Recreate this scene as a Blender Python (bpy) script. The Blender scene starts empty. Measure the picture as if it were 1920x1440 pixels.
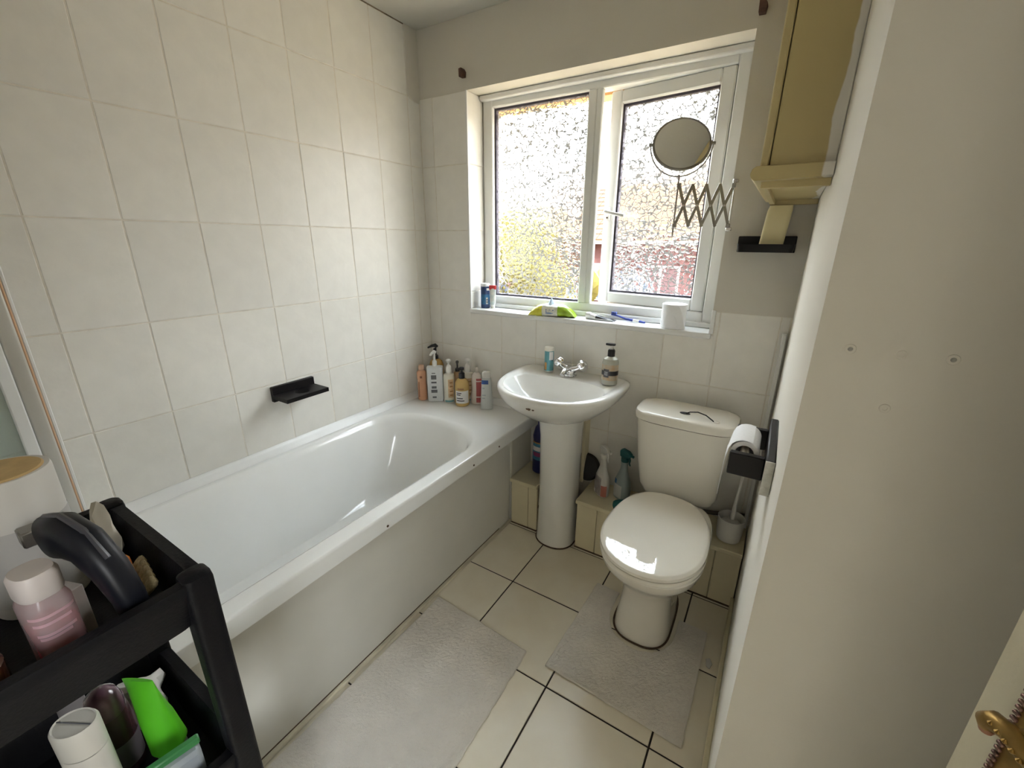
import bpy, bmesh, math, random
from mathutils import Vector, Matrix
random.seed(7)
PI = math.pi
SC = bpy.context.scene
COL = SC.collection

# ------------------------------------------------------------------ camera
CAMPOS = Vector((1.6641, -1.8123, 1.3816))
YAW, PITCH, ROLL, FPX = -0.553, -0.321, 0.0077, 802.4555
cd = bpy.data.cameras.new('camera'); cam = bpy.data.objects.new('camera', cd); COL.objects.link(cam)
fwd = Vector((math.sin(YAW)*math.cos(PITCH), math.cos(YAW)*math.cos(PITCH), math.sin(PITCH)))
rgt = Vector((math.cos(YAW), -math.sin(YAW), 0)); upv = rgt.cross(fwd)
r2 = math.cos(ROLL)*rgt + math.sin(ROLL)*upv
u2 = -math.sin(ROLL)*rgt + math.cos(ROLL)*upv
M = Matrix((r2, u2, -fwd)).transposed().to_4x4(); M.translation = CAMPOS
cam.matrix_world = M
cd.sensor_fit = 'HORIZONTAL'; cd.sensor_width = 36.0; cd.lens = FPX/1920*36.0
cd.clip_start = 0.02; cd.clip_end = 200
SC.camera = cam

# ------------------------------------------------------------------ sky, sun, exposure
W = bpy.data.worlds.new('sky'); SC.world = W; W.use_nodes = True
nt = W.node_tree; nt.nodes.clear()
n_out = nt.nodes.new('ShaderNodeOutputWorld'); n_bg = nt.nodes.new('ShaderNodeBackground')
n_tc = nt.nodes.new('ShaderNodeTexCoord'); n_sep = nt.nodes.new('ShaderNodeSeparateXYZ')
n_ramp = nt.nodes.new('ShaderNodeValToRGB')
nt.links.new(n_tc.outputs['Generated'], n_sep.inputs[0])
nt.links.new(n_sep.outputs['Z'], n_ramp.inputs['Fac'])
n_ramp.color_ramp.elements[0].position = 0.0; n_ramp.color_ramp.elements[0].color = (1.0, 0.985, 0.95, 1)
n_ramp.color_ramp.elements[1].position = 0.9; n_ramp.color_ramp.elements[1].color = (0.76, 0.88, 1.0, 1)
nt.links.new(n_ramp.outputs[0], n_bg.inputs['Color'])
# hazy bright sky, brighter overhead than at the horizon
SKY_H, SKY_Z = 3.2, 25.0
n_cl = nt.nodes.new('ShaderNodeMath'); n_cl.operation = 'MAXIMUM'; n_cl.inputs[1].default_value = 0.0
n_st = nt.nodes.new('ShaderNodeMath'); n_st.operation = 'MULTIPLY_ADD'; n_st.inputs[1].default_value = SKY_Z-SKY_H; n_st.inputs[2].default_value = SKY_H
nt.links.new(n_sep.outputs['Z'], n_cl.inputs[0]); nt.links.new(n_cl.outputs[0], n_st.inputs[0])
nt.links.new(n_st.outputs[0], n_bg.inputs['Strength'])
nt.links.new(n_bg.outputs[0], n_out.inputs['Surface'])

sd = bpy.data.lights.new('sun', 'SUN'); so = bpy.data.objects.new('sun', sd); COL.objects.link(so)
sd.energy = 4.0; sd.angle = 0.02; sd.color = (1.0, 0.94, 0.82)
so.rotation_euler = (math.radians(44), 0, math.radians(-22)); so.location = (0, -6, 12)

pd = bpy.data.lights.new('window_portal', 'AREA'); po = bpy.data.objects.new('window_portal', pd); COL.objects.link(po)
pd.shape = 'RECTANGLE'; pd.size = 1.16; pd.size_y = 0.99
po.location = (0.87, 0.30, 1.54); po.rotation_euler = (math.radians(-90), 0, 0)
pd.cycles.is_portal = True
pd2 = bpy.data.lights.new('landing_fill_portal', 'AREA'); po2 = bpy.data.objects.new('landing_fill_portal', pd2); COL.objects.link(po2)  # sampling portal for the added landing window that fills the room
pd2.shape = 'RECTANGLE'; pd2.size = 1.1; pd2.size_y = 0.95
po2.location = (2.90, -2.975, 1.47); po2.rotation_euler = (0, math.radians(90), 0)
pd2.cycles.is_portal = True

SC.view_settings.view_transform = 'Standard'; SC.view_settings.look = 'None'
SC.view_settings.gamma = 1.0; SC.view_settings.use_curve_mapping = False
SC.view_settings.exposure = 0.80

# ------------------------------------------------------------------ materials
MATS = {}
def mat(name, col, rough=0.5, metal=0.0, var=0.06, nscale=8.0, bump=0.0, bscale=60.0, coat=0.0, ior=1.5,
        trans=0.0, sss=0.0, col2=None, objrand=0.0, detail=4.0, alpha=1.0, sheen=0.0):
    if name in MATS: return MATS[name]
    m = bpy.data.materials.new(name); m.use_nodes = True
    t = m.node_tree; b = t.nodes['Principled BSDF']
    tc = t.nodes.new('ShaderNodeTexCoord')
    nz = t.nodes.new('ShaderNodeTexNoise'); nz.inputs['Scale'].default_value = nscale; nz.inputs['Detail'].default_value = detail
    t.links.new(tc.outputs['Object'], nz.inputs['Vector'])
    mx = t.nodes.new('ShaderNodeMix'); mx.data_type = 'RGBA'
    a = [max(0, c*(1-var)) for c in col]; c2 = col2 if col2 else [min(1, c*(1+var)) for c in col]
    mx.inputs['A'].default_value = (*a, 1); mx.inputs['B'].default_value = (*c2, 1)
    rr = t.nodes.new('ShaderNodeMapRange'); rr.inputs['From Min'].default_value = 0.3; rr.inputs['From Max'].default_value = 0.7
    t.links.new(nz.outputs['Fac'], rr.inputs['Value'])
    t.links.new(rr.outputs[0], mx.inputs['Factor'])
    last = mx.outputs['Result']
    if objrand > 0:
        oi = t.nodes.new('ShaderNodeObjectInfo'); hv = t.nodes.new('ShaderNodeHueSaturation')
        mr = t.nodes.new('ShaderNodeMapRange'); mr.inputs['To Min'].default_value = 1-objrand; mr.inputs['To Max'].default_value = 1+objrand*0.6
        t.links.new(oi.outputs['Random'], mr.inputs['Value']); t.links.new(mr.outputs[0], hv.inputs['Value'])
        t.links.new(last, hv.inputs['Color']); last = hv.outputs[0]
    t.links.new(last, b.inputs['Base Color'])
    b.inputs['Roughness'].default_value = rough; b.inputs['Metallic'].default_value = metal
    b.inputs['IOR'].default_value = ior
    b.inputs['Coat Weight'].default_value = coat; b.inputs['Coat Roughness'].default_value = 0.015
    b.inputs['Transmission Weight'].default_value = trans
    b.inputs['Sheen Weight'].default_value = sheen
    if sss > 0:
        b.inputs['Subsurface Weight'].default_value = sss; b.inputs['Subsurface Radius'].default_value = (0.01, 0.008, 0.006)
    b.inputs['Alpha'].default_value = alpha
    if bump > 0:
        nb = t.nodes.new('ShaderNodeTexNoise'); nb.inputs['Scale'].default_value = bscale; nb.inputs['Detail'].default_value = 3
        t.links.new(tc.outputs['Object'], nb.inputs['Vector'])
        bp = t.nodes.new('ShaderNodeBump'); bp.inputs['Strength'].default_value = bump; bp.inputs['Distance'].default_value = 0.01
        t.links.new(nb.outputs['Fac'], bp.inputs['Height']); t.links.new(bp.outputs[0], b.inputs['Normal'])
    MATS[name] = m
    return m

def mat_glass_obscure():
    """patterned privacy glass: bumpy refraction inside the cells, ridges between the cells mirror the room"""
    m = bpy.data.materials.new('obscure_glass'); m.use_nodes = True; t = m.node_tree; t.nodes.clear()
    L = t.links.new; N_ = t.nodes.new
    out = N_('ShaderNodeOutputMaterial'); tc = N_('ShaderNodeTexCoord')
    mp = N_('ShaderNodeMapping'); mp.inputs['Scale'].default_value = (1, 1, 1.25); L(tc.outputs['Object'], mp.inputs['Vector'])
    nz = N_('ShaderNodeTexNoise'); nz.inputs['Scale'].default_value = 55; nz.inputs['Detail'].default_value = 1
    L(mp.outputs[0], nz.inputs['Vector'])
    vm = N_('ShaderNodeMix'); vm.data_type = 'VECTOR'; vm.inputs['Factor'].default_value = 0.020
    L(mp.outputs[0], vm.inputs['A']); L(nz.outputs['Color'], vm.inputs['B'])
    vo = N_('ShaderNodeTexVoronoi'); vo.feature = 'SMOOTH_F1'; vo.inputs['Scale'].default_value = 42; vo.inputs['Smoothness'].default_value = 0.3
    ve = N_('ShaderNodeTexVoronoi'); ve.feature = 'DISTANCE_TO_EDGE'; ve.inputs['Scale'].default_value = 42
    L(vm.outputs['Result'], vo.inputs['Vector']); L(vm.outputs['Result'], ve.inputs['Vector'])
    bp = N_('ShaderNodeBump'); bp.inputs['Strength'].default_value = 0.45; bp.inputs['Distance'].default_value = 0.008
    L(vo.outputs['Distance'], bp.inputs['Height'])
    rf = N_('ShaderNodeBsdfRefraction'); rf.inputs['IOR'].default_value = 1.2; rf.inputs['Roughness'].default_value = 0.09
    rf.inputs['Color'].default_value = (0.97, 0.98, 0.98, 1); L(bp.outputs[0], rf.inputs['Normal'])
    tr = N_('ShaderNodeBsdfTransparent'); tr.inputs['Color'].default_value = (0.96, 0.97, 0.98, 1)
    gl = N_('ShaderNodeBsdfGlossy'); gl.inputs['Roughness'].default_value = 0.25; gl.inputs['Color'].default_value = (0.8, 0.8, 0.82, 1)
    m1 = N_('ShaderNodeMixShader'); m1.inputs[0].default_value = 0.15
    L(rf.outputs[0], m1.inputs[1]); L(tr.outputs[0], m1.inputs[2])
    # ridge strength: thin, broken by a larger noise
    n2 = N_('ShaderNodeTexNoise'); n2.inputs['Scale'].default_value = 26; n2.inputs['Detail'].default_value = 2; L(mp.outputs[0], n2.inputs['Vector'])
    wd = N_('ShaderNodeMapRange'); wd.inputs['From Min'].default_value = 0.35; wd.inputs['From Max'].default_value = 0.65; wd.inputs['To Min'].default_value = 0.06; wd.inputs['To Max'].default_value = 0.17
    L(n2.outputs['Fac'], wd.inputs['Value'])
    rg = N_('ShaderNodeMapRange'); rg.interpolation_type = 'SMOOTHSTEP'; rg.inputs['To Min'].default_value = 1.0; rg.inputs['To Max'].default_value = 0.03
    hw = N_('ShaderNodeMath'); hw.operation = 'MULTIPLY'; hw.inputs[1].default_value = 0.42; L(wd.outputs[0], hw.inputs[0]); L(hw.outputs[0], rg.inputs['From Min'])
    L(ve.outputs['Distance'], rg.inputs['Value']); L(wd.outputs[0], rg.inputs['From Max'])
    m2 = N_('ShaderNodeMixShader'); L(rg.outputs[0], m2.inputs[0])
    tl = N_('ShaderNodeBsdfTranslucent'); tl.inputs['Color'].default_value = (0.9, 0.92, 0.95, 1)
    m3 = N_('ShaderNodeMixShader'); m3.inputs[0].default_value = 0.025; L(gl.outputs[0], m3.inputs[1]); L(tl.outputs[0], m3.inputs[2])
    L(m1.outputs[0], m2.inputs[1]); L(m3.outputs[0], m2.inputs[2])
    L(m2.outputs[0], out.inputs['Surface'])
    return m

def mat_clear(name, col=(1, 1, 1), fac=0.9, rough=0.05):
    m = bpy.data.materials.new(name); m.use_nodes = True; t = m.node_tree; t.nodes.clear()
    out = t.nodes.new('ShaderNodeOutputMaterial')
    tr = t.nodes.new('ShaderNodeBsdfTransparent'); tr.inputs['Color'].default_value = (*col, 1)
    pb = t.nodes.new('ShaderNodeBsdfPrincipled'); pb.inputs['Base Color'].default_value = (*[min(1, c*0.95) for c in col], 1); pb.inputs['Roughness'].default_value = rough
    tc = t.nodes.new('ShaderNodeTexCoord'); nz = t.nodes.new('ShaderNodeTexNoise'); nz.inputs['Scale'].default_value = 20
    t.links.new(tc.outputs['Object'], nz.inputs['Vector'])
    mr = t.nodes.new('ShaderNodeMapRange'); mr.inputs['To Min'].default_value = fac-0.04; mr.inputs['To Max'].default_value = min(1, fac+0.04)
    t.links.new(nz.outputs['Fac'], mr.inputs['Value'])
    mx = t.nodes.new('ShaderNodeMixShader'); t.links.new(mr.outputs[0], mx.inputs[0])
    t.links.new(pb.outputs[0], mx.inputs[1]); t.links.new(tr.outputs[0], mx.inputs[2]); t.links.new(mx.outputs[0], out.inputs['Surface'])
    MATS[name] = m
    return m

def mat_partpaint(name, ca, cb, x0):
    """olive paint with white wall paint lapped over it beyond a wavy brush line (x > x0)"""
    m = bpy.data.materials.new(name); m.use_nodes = True; t = m.node_tree; b = t.nodes['Principled BSDF']
    tc = t.nodes.new('ShaderNodeTexCoord'); sp = t.nodes.new('ShaderNodeSeparateXYZ'); t.links.new(tc.outputs['Object'], sp.inputs[0])
    nz = t.nodes.new('ShaderNodeTexNoise'); nz.inputs['Scale'].default_value = 9; nz.inputs['Detail'].default_value = 3
    t.links.new(tc.outputs['Object'], nz.inputs['Vector'])
    ad = t.nodes.new('ShaderNodeMath'); ad.operation = 'MULTIPLY_ADD'; ad.inputs[1].default_value = 0.03
    t.links.new(nz.outputs['Fac'], ad.inputs[0]); t.links.new(sp.outputs['X'], ad.inputs[2])
    mr = t.nodes.new('ShaderNodeMapRange'); mr.inputs['From Min'].default_value = x0+0.014; mr.inputs['From Max'].default_value = x0+0.017
    t.links.new(ad.outputs[0], mr.inputs['Value'])
    mx = t.nodes.new('ShaderNodeMix'); mx.data_type = 'RGBA'; mx.inputs['A'].default_value = (*ca, 1); mx.inputs['B'].default_value = (*cb, 1)
    t.links.new(mr.outputs[0], mx.inputs['Factor']); t.links.new(mx.outputs['Result'], b.inputs['Base Color'])
    b.inputs['Roughness'].default_value = 0.45
    return m

tileM = mat('wall_tile_glaze', (0.84, 0.815, 0.755), 0.32, var=0.03, nscale=14, bump=0.05, bscale=30, objrand=0.035)
groutM = mat('wall_grout', (0.78, 0.73, 0.64), 0.85, var=0.10, nscale=25)
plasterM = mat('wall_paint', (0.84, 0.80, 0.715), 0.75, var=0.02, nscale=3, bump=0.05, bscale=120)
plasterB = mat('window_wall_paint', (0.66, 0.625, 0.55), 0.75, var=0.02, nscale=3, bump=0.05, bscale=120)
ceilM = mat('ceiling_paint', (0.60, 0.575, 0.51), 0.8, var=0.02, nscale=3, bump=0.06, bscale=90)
whiteM = mat('white_gloss_paint', (0.84, 0.84, 0.82), 0.35, var=0.03)
upvcM = mat('white_upvc', (0.82, 0.82, 0.79), 0.3, var=0.02)
floorM = mat('floor_tile_glaze', (0.85, 0.77, 0.61), 0.3, var=0.04, nscale=7, objrand=0.04, col2=(0.88, 0.82, 0.68))
fgroutM = mat('floor_grout', (0.035, 0.024, 0.018), 0.9, var=0.3, nscale=40)
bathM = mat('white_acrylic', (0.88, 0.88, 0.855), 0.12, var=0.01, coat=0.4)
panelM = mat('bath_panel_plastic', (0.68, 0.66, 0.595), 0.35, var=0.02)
cerM = mat('white_ceramic', (0.87, 0.86, 0.82), 0.1, var=0.01, coat=0.5)
wcM = mat('cream_ceramic', (0.86, 0.82, 0.73), 0.12, var=0.015, coat=0.5)
lidM = mat('cream_plastic_lid', (0.84, 0.79, 0.69), 0.03, var=0.01, coat=1.0, ior=1.55)
creamM = mat('cream_paint', (0.76, 0.68, 0.47), 0.45, var=0.05, nscale=5)
oliveM = mat('olive_cream_paint', (0.54, 0.44, 0.22), 0.45, var=0.05, nscale=6)
blackM = mat('black_plastic', (0.005, 0.005, 0.007), 0.5, ior=1.3, var=0.2, bump=0.08, bscale=220)
blackwoodM = mat('black_stained_wood', (0.006, 0.0045, 0.005), 0.45, ior=1.35, var=0.3, nscale=30)
chromeM = mat('chrome', (0.75, 0.75, 0.77), 0.1, metal=1.0, var=0.02)
greymetM = mat('grey_metal', (0.30, 0.29, 0.27), 0.35, metal=0.8, var=0.05)
darkM = mat('dark_stain', (0.10, 0.06, 0.035), 0.9, var=0.4, nscale=40)
rawM = mat('brown_wood_plug', (0.10, 0.05, 0.035), 0.8, var=0.3, nscale=60)
paperM = mat('white_tissue_paper', (0.90, 0.90, 0.91), 0.9, var=0.02, bump=0.15, bscale=160)
matM = mat('grey_beige_pile', (0.80, 0.745, 0.665), 0.95, var=0.09, nscale=7, bump=0.5, bscale=420, sheen=0.3)
brassM = mat('old_brass', (0.32, 0.20, 0.06), 0.38, metal=0.9, var=0.3, nscale=50)
mirrorM = mat('mirror_glass', (0.80, 0.82, 0.82), 0.02, metal=1.0, var=0.005)
soapM = mat('yellow_soap', (0.80, 0.71, 0.42), 0.5, var=0.04, sss=0.1)
obsM = mat_glass_obscure()
clearM = mat_clear('clear_face', (0.99, 1.0, 1.0), 0.97)
screenM = mat_clear('shower_glass', (0.90, 0.95, 0.93), 0.80)
gasketM = mat('dark_gasket', (0.06, 0.05, 0.07), 0.7, var=0.2)

# ------------------------------------------------------------------ object helpers
def obj(name, me, m=None, parent=None, smooth=None, loc=None):
    o = bpy.data.objects.new(name, me); COL.objects.link(o)
    if m is not None and len(me.materials) == 0: me.materials.append(m)
    if parent is not None: o.parent = parent
    if loc is not None: o.location = loc
    if smooth is not None:
        me.polygons.foreach_set('use_smooth', [True]*len(me.polygons))
        me.set_sharp_from_angle(angle=math.radians(smooth))
    return o
def tag(o, label=None, cat=None, group=None, kind=None):
    if label: o['label'] = label
    if cat: o['category'] = cat
    if group: o['group'] = group
    if kind: o['kind'] = kind
    return o
def thing(name, label, cat, loc=(0, 0, 0), rotz=0.0, group=None):
    o = bpy.data.objects.new(name, None); COL.objects.link(o); o.empty_display_size = 0.05
    o.location = loc; o.rotation_euler = (0, 0, rotz)
    return tag(o, label, cat, group)
def struct(o): o['kind'] = 'structure'; return o

def me_from(name, v, f):
    me = bpy.data.meshes.new(name); me.from_pydata([tuple(p) for p in v], [], f); me.update(); return me
def fix(me):
    bm = bmesh.new(); bm.from_mesh(me); bmesh.ops.recalc_face_normals(bm, faces=bm.faces); bm.to_mesh(me); bm.free(); return me
def boxes_me(name, bl, bevel=0.0, seg=1):
    bm = bmesh.new()
    for (lo, hi) in bl:
        r = bmesh.ops.create_cube(bm, size=1.0)
        for v in r['verts']:
            v.co = Vector([lo[i] + (v.co[i]+0.5)*(hi[i]-lo[i]) for i in range(3)])
    if bevel > 0:
        bmesh.ops.bevel(bm, geom=list(bm.edges), offset=bevel, segments=seg, affect='EDGES', profile=0.6)
    me = bpy.data.meshes.new(name); bm.to_mesh(me); bm.free(); return me
def box(name, lo, hi, m, parent=None, bevel=0.0, seg=1, loc=None):
    return obj(name, boxes_me(name, [(lo, hi)], bevel, seg), m, parent, 40 if bevel > 0 else None, loc)

def D(cx, yc, rx, ryb, ryf, nb=2.0, nf=2.0, n=48):
    """closed outline: back half (+y) radius ryb / exponent nb, front half (-y) radius ryf / exponent nf"""
    pts = []
    for i in range(n):
        a = 2*PI*i/n; c, s = math.cos(a), math.sin(a)
        e = nb if s >= 0 else nf; ry = ryb if s >= 0 else ryf
        pts.append((cx + rx*math.copysign(abs(c)**(2/e), c), yc + ry*math.copysign(abs(s)**(2/e), s)))
    return pts
def loft_me(name, rings, cap0=True, cap1=True):
    """rings: list of (outline2d, z) or (list of 3d)"""
    v = []; n = None
    for rg in rings:
        if isinstance(rg, tuple): p = [(x, y, rg[1]) for x, y in rg[0]]
        else: p = rg
        n = len(p); v += p
    f = []
    for k in range(len(rings)-1):
        for i in range(n):
            j = (i+1) % n
            f.append((k*n+i, k*n+j, (k+1)*n+j, (k+1)*n+i))
    if cap0: f.append(tuple(reversed(range(n))))
    if cap1: f.append(tuple(range((len(rings)-1)*n, len(rings)*n)))
    return fix(me_from(name, v, f))
def loft(name, rings, m, parent=None, cap0=True, cap1=True, smooth=40, loc=None):
    return obj(name, loft_me(name, rings, cap0, cap1), m, parent, smooth, loc)
def lathe(name, prof, m, parent=None, n=28, loc=None, sx=1.0, sy=1.0, ex=2.0, smooth=35, cap0=True, cap1=True):
    rings = [(D(0, 0, max(r, 1e-4)*sx, max(r, 1e-4)*sy, max(r, 1e-4)*sy, ex, ex, n), z) for r, z in prof]
    return loft(name, rings, m, parent, cap0, cap1, smooth, loc)
def tube_me(name, pts, rad, n=10, closed=False):
    pts = [Vector(p) for p in pts]; N = len(pts); v = []; f = []
    up0 = None
    for i, p in enumerate(pts):
        a = pts[(i-1) % N] if (closed or i > 0) else p; b = pts[(i+1) % N] if (closed or i < N-1) else p
        t = (b-a).normalized()
        if up0 is None:
            up0 = Vector((0, 0, 1)) if abs(t.z) < 0.9 else Vector((1, 0, 0))
        s = t.cross(up0).normalized(); up0 = s.cross(t).normalized()
        r = rad[i] if isinstance(rad, (list, tuple)) else rad
        for k in range(n):
            an = 2*PI*k/n; v.append(p + r*(math.cos(an)*s + math.sin(an)*up0))
    M_ = N if closed else N-1
    for i in range(M_):
        for k in range(n):
            a, b = i*n+k, i*n+(k+1) % n; c, d = ((i+1) % N)*n+(k+1) % n, ((i+1) % N)*n+k
            f.append((a, b, c, d))
    if not closed:
        f.append(tuple(reversed(range(n)))); f.append(tuple(range((N-1)*n, N*n)))
    return fix(me_from(name, v, f))
def tube(name, pts, rad, m, parent=None, n=10, closed=False, loc=None):
    return obj(name, tube_me(name, pts, rad, n, closed), m, parent, 40, loc)
def prism_me(name, out, t0, t1, axis='z', bevel=0.0):
    """extrude a 2d outline between t0 and t1 along an axis"""
    bm = bmesh.new()
    def P(a, b, t): return {'z': (a, b, t), 'y': (a, t, b), 'x': (t, a, b)}[axis]
    lo = [bm.verts.new(P(a, b, t0)) for a, b in out]; hi = [bm.verts.new(P(a, b, t1)) for a, b in out]
    n = len(out)
    for i in range(n): bm.faces.new((lo[i], lo[(i+1) % n], hi[(i+1) % n], hi[i]))
    bm.faces.new(lo[::-1]); bm.faces.new(hi)
    bmesh.ops.recalc_face_normals(bm, faces=bm.faces)
    if bevel > 0:
        es = [e for e in bm.edges if abs(e.calc_face_angle(0)) > 0.6]
        bmesh.ops.bevel(bm, geom=es, offset=bevel, segments=1, affect='EDGES')
    me = bpy.data.meshes.new(name); bm.to_mesh(me); bm.free(); return me
def prism(name, out, t0, t1, m, parent=None, axis='z', bevel=0.0, smooth=35, loc=None):
    return obj(name, prism_me(name, out, t0, t1, axis, bevel), m, parent, smooth, loc)
def wraplabel(name, prof, z0, z1, a0, a1, m, parent, off=0.0006, sx=1.0, sy=1.0, ex=2.0, na=14, nz=6):
    """a thin printed label lying on a lathe body between heights z0..z1 and angles a0..a1 (degrees)"""
    def rad(z):
        for (r0, q0), (r1, q1) in zip(prof, prof[1:]):
            if q0 <= z <= q1 and q1 > q0: return r0 + (r1-r0)*(z-q0)/(q1-q0)
        return prof[-1][0]
    v = []; f = []
    for j in range(nz+1):
        z = z0 + (z1-z0)*j/nz; r = rad(z)+off
        for i in range(na+1):
            a = math.radians(a0 + (a1-a0)*i/na); c, s = math.cos(a), math.sin(a)
            v.append((r*sx*math.copysign(abs(c)**(2/ex), c), r*sy*math.copysign(abs(s)**(2/ex), s), z))
    for j in range(nz):
        for i in range(na):
            a = j*(na+1)+i; f.append((a, a+1, a+na+2, a+na+1))
    me = me_from(name, v, f)
    return obj(name, me, m, parent, 60)

# ================================================================== STRUCTURE
CEIL = 2.314
XR = 1.715            # right wall
YG = -1.10            # face of the near right return wall
XA = 2.12             # wall beyond the door
YB = -2.10            # wall behind the viewpoint
WX0, WX1, WZ0, WZ1, WD = 0.289, 1.452, 1.046, 2.034, 0.125   # window opening and depth of reveal
TX0, TZ = 0.0811, [2.314, 2.0335, 1.7335, 1.4335, 1.1335, 0.8335, 0.5335, 0.2335, 0.0]

TILE_CACHE = {}
def tile_mesh(w, h, th=0.009, ch=0.0016):
    k = (round(w, 4), round(h, 4), th)
    if k in TILE_CACHE: return TILE_CACHE[k]
    a, b = w/2, h/2
    v = [(-a, -b, -th), (a, -b, -th), (a, b, -th), (-a, b, -th), (-a, -b, -ch), (a, -b, -ch), (a, b, -ch), (-a, b, -ch),
         (-a+ch, -b+ch, 0), (a-ch, -b+ch, 0), (a-ch, b-ch, 0), (-a+ch, b-ch, 0)]
    f = [(0, 1, 5, 4), (1, 2, 6, 5), (2, 3, 7, 6), (3, 0, 4, 7), (4, 5, 9, 8), (5, 6, 10, 9), (6, 7, 11, 10), (7, 4, 8, 11), (8, 9, 10, 11)]
    me = me_from('tile', v, f); TILE_CACHE[k] = me; return me
ORI = {'x': Matrix(((0, 0, 1), (1, 0, 0), (0, 1, 0))),      # local X -> +y, Y -> z, normal -> +x
       '-y': Matrix(((1, 0, 0), (0, 0, -1), (0, 1, 0))),    # local X -> x,  Y -> z, normal -> -y
       'z': Matrix(((1, 0, 0), (0, 1, 0), (0, 0, 1)))}
def tiles(us, vs, ori, plane, parent, m, gap, skip=None, name='tile', jit=0.0004, th=0.009):
    for i in range(len(us)-1):
        for j in range(len(vs)-1):
            u0, u1, w0, w1 = us[i], us[i+1], vs[j], vs[j+1]
            if skip and skip((u0+u1)/2, (w0+w1)/2): continue
            w, h = u1-u0-gap, w1-w0-gap
            if w < 0.006 or h < 0.006: continue
            me = tile_mesh(w, h, th)
            if len(me.materials) == 0: me.materials.append(m)
            o = bpy.data.objects.new(name, me); COL.objects.link(o); o.parent = parent
            cu, cw = (u0+u1)/2, (w0+w1)/2; d = random.uniform(-jit, jit)
            loc = {'x': (plane+d, cu, cw), '-y': (cu, plane-d, cw), 'z': (cu, cw, plane+d)}[ori]
            R = ORI[ori].to_4x4() @ Matrix.Rotation(random.uniform(-.0012, .0012), 4, 'X') @ Matrix.Rotation(random.uniform(-.0012, .0012), 4, 'Y')
            R.translation = loc; o.matrix_local = R

# floor
floor = struct(box('floor', (-0.2, YB-0.1, -0.12), (XA+0.1, 0.25, -0.003), fgroutM))
S = 1/3.0
fx = [0.62] + [0.8975 + S*k for k in range(0, 3)] + [XR, 0.8975 + 3*S, XA]
fy = [-0.5508 - S*r for r in range(6, -2, -1)]
fy = [YB] + fy
fy = sorted([y for y in fy if y < -0.1] + [-0.02])
def fskip(x, y): return x > XR and y > YG
tiles(fx, fy, 'z', 0.0, floor, floorM, 0.0055, fskip, th=0.02)

# ceiling
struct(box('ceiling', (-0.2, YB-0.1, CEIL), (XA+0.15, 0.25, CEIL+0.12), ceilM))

# left wall (fully tiled)
wl = struct(box('wall_left', (-0.2, YB-0.1, -0.1), (-0.0014, 0.25, CEIL), groutM))
ly = sorted([-0.0798 - 0.2*i for i in range(0, 13)] + [0.0])
tiles(ly, sorted(TZ), 'x', 0.0, wl, tileM, 0.0034, lambda y, z: (z > 2.0335 and y > -0.08) or z < 0.5)
# plaster patch that laps from the window wall onto the tiles in the top corner
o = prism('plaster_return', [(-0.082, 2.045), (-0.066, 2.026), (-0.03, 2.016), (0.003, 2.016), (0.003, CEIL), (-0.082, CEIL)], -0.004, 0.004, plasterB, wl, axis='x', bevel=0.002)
# grimy joint under the ceiling
box('ceiling_joint', (-0.0014, YB, CEIL-0.004), (0.0025, -0.08, CEIL), mat('grimy_joint', (0.22, 0.17, 0.11), 0.9, var=0.4, nscale=20), wl)

# back (window) wall
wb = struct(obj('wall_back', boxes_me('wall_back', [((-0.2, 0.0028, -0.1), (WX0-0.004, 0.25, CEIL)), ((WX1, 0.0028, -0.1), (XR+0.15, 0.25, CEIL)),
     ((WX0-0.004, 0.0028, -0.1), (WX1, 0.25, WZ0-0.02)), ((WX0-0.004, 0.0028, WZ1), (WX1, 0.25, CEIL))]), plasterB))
bx = [0.0] + [TX0 + 0.2*k for k in range(0, 9)] + [XR-0.004]
bzA = [0.2335, 0.5335, 0.8335, 1.1335, 1.4335, 1.7335, 2.0335]
# left of the window, full height to the lintel line
tiles([0.0, TX0, WX0-0.002], bzA, '-y', 0.0, wb, tileM, 0.0030)
# under the window
tiles(bx[2:], [0.2335, 0.5335, 0.8335, WZ0-0.006], '-y', 0.0, wb, tileM, 0.0030, lambda x, z: x > 1.461 and z > 0.8335)
tiles([WX1+0.012, 1.4811, 1.6811, XR-0.004], [0.8335, 1.1335], '-y', 0.0, wb, tileM, 0.0030)
# grout behind the tiles
for lo, hi in [((-0.0014, 0.0013, 0.0), (WX0-0.001, 0.006, 2.0325)), ((WX0-0.001, 0.0013, 0.0), (WX1+0.012, 0.006, WZ0-0.008)), ((WX1+0.011, 0.0013, 0.0), (XR, 0.006, 1.1325))]:
    box('grout_bed', lo, hi, groutM, wb)
# tiled left reveal
o = box('reveal_grout', (WX0-0.0045, 0.0, WZ0), (WX0-0.0025, WD, WZ1), groutM, wb)
tiles([0.004, WD], [WZ0, 1.1335, 1.4335, 1.7335, WZ1], 'x', WX0, wb, tileM, 0.003, th=0.004)
# sill board and white tile trims
struct(box('window_sill', (WX0-0.006, -0.006, WZ0-0.022), (WX1+0.006, WD+0.01, WZ0), whiteM, bevel=0.003))
struct(box('trim_1', (WX0-0.006, -0.004, WZ0), (WX0+0.003, 0.006, WZ1), whiteM, bevel=0.0015))
struct(box('trim_2', (WX1-0.003, -0.004, WZ0), (WX1+0.012, 0.006, 1.137), whiteM, bevel=0.0015))
struct(box('trim_3', (XR-0.022, -0.03, 0.26), (XR-0.008, 0.0, 1.075), whiteM, bevel=0.002))
# lining strip under the lintel
struct(box('trim_4', (WX0+0.002, 0.095, WZ1-0.022), (WX1-0.002, WD+0.01, WZ1), whiteM, bevel=0.004))

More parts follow.
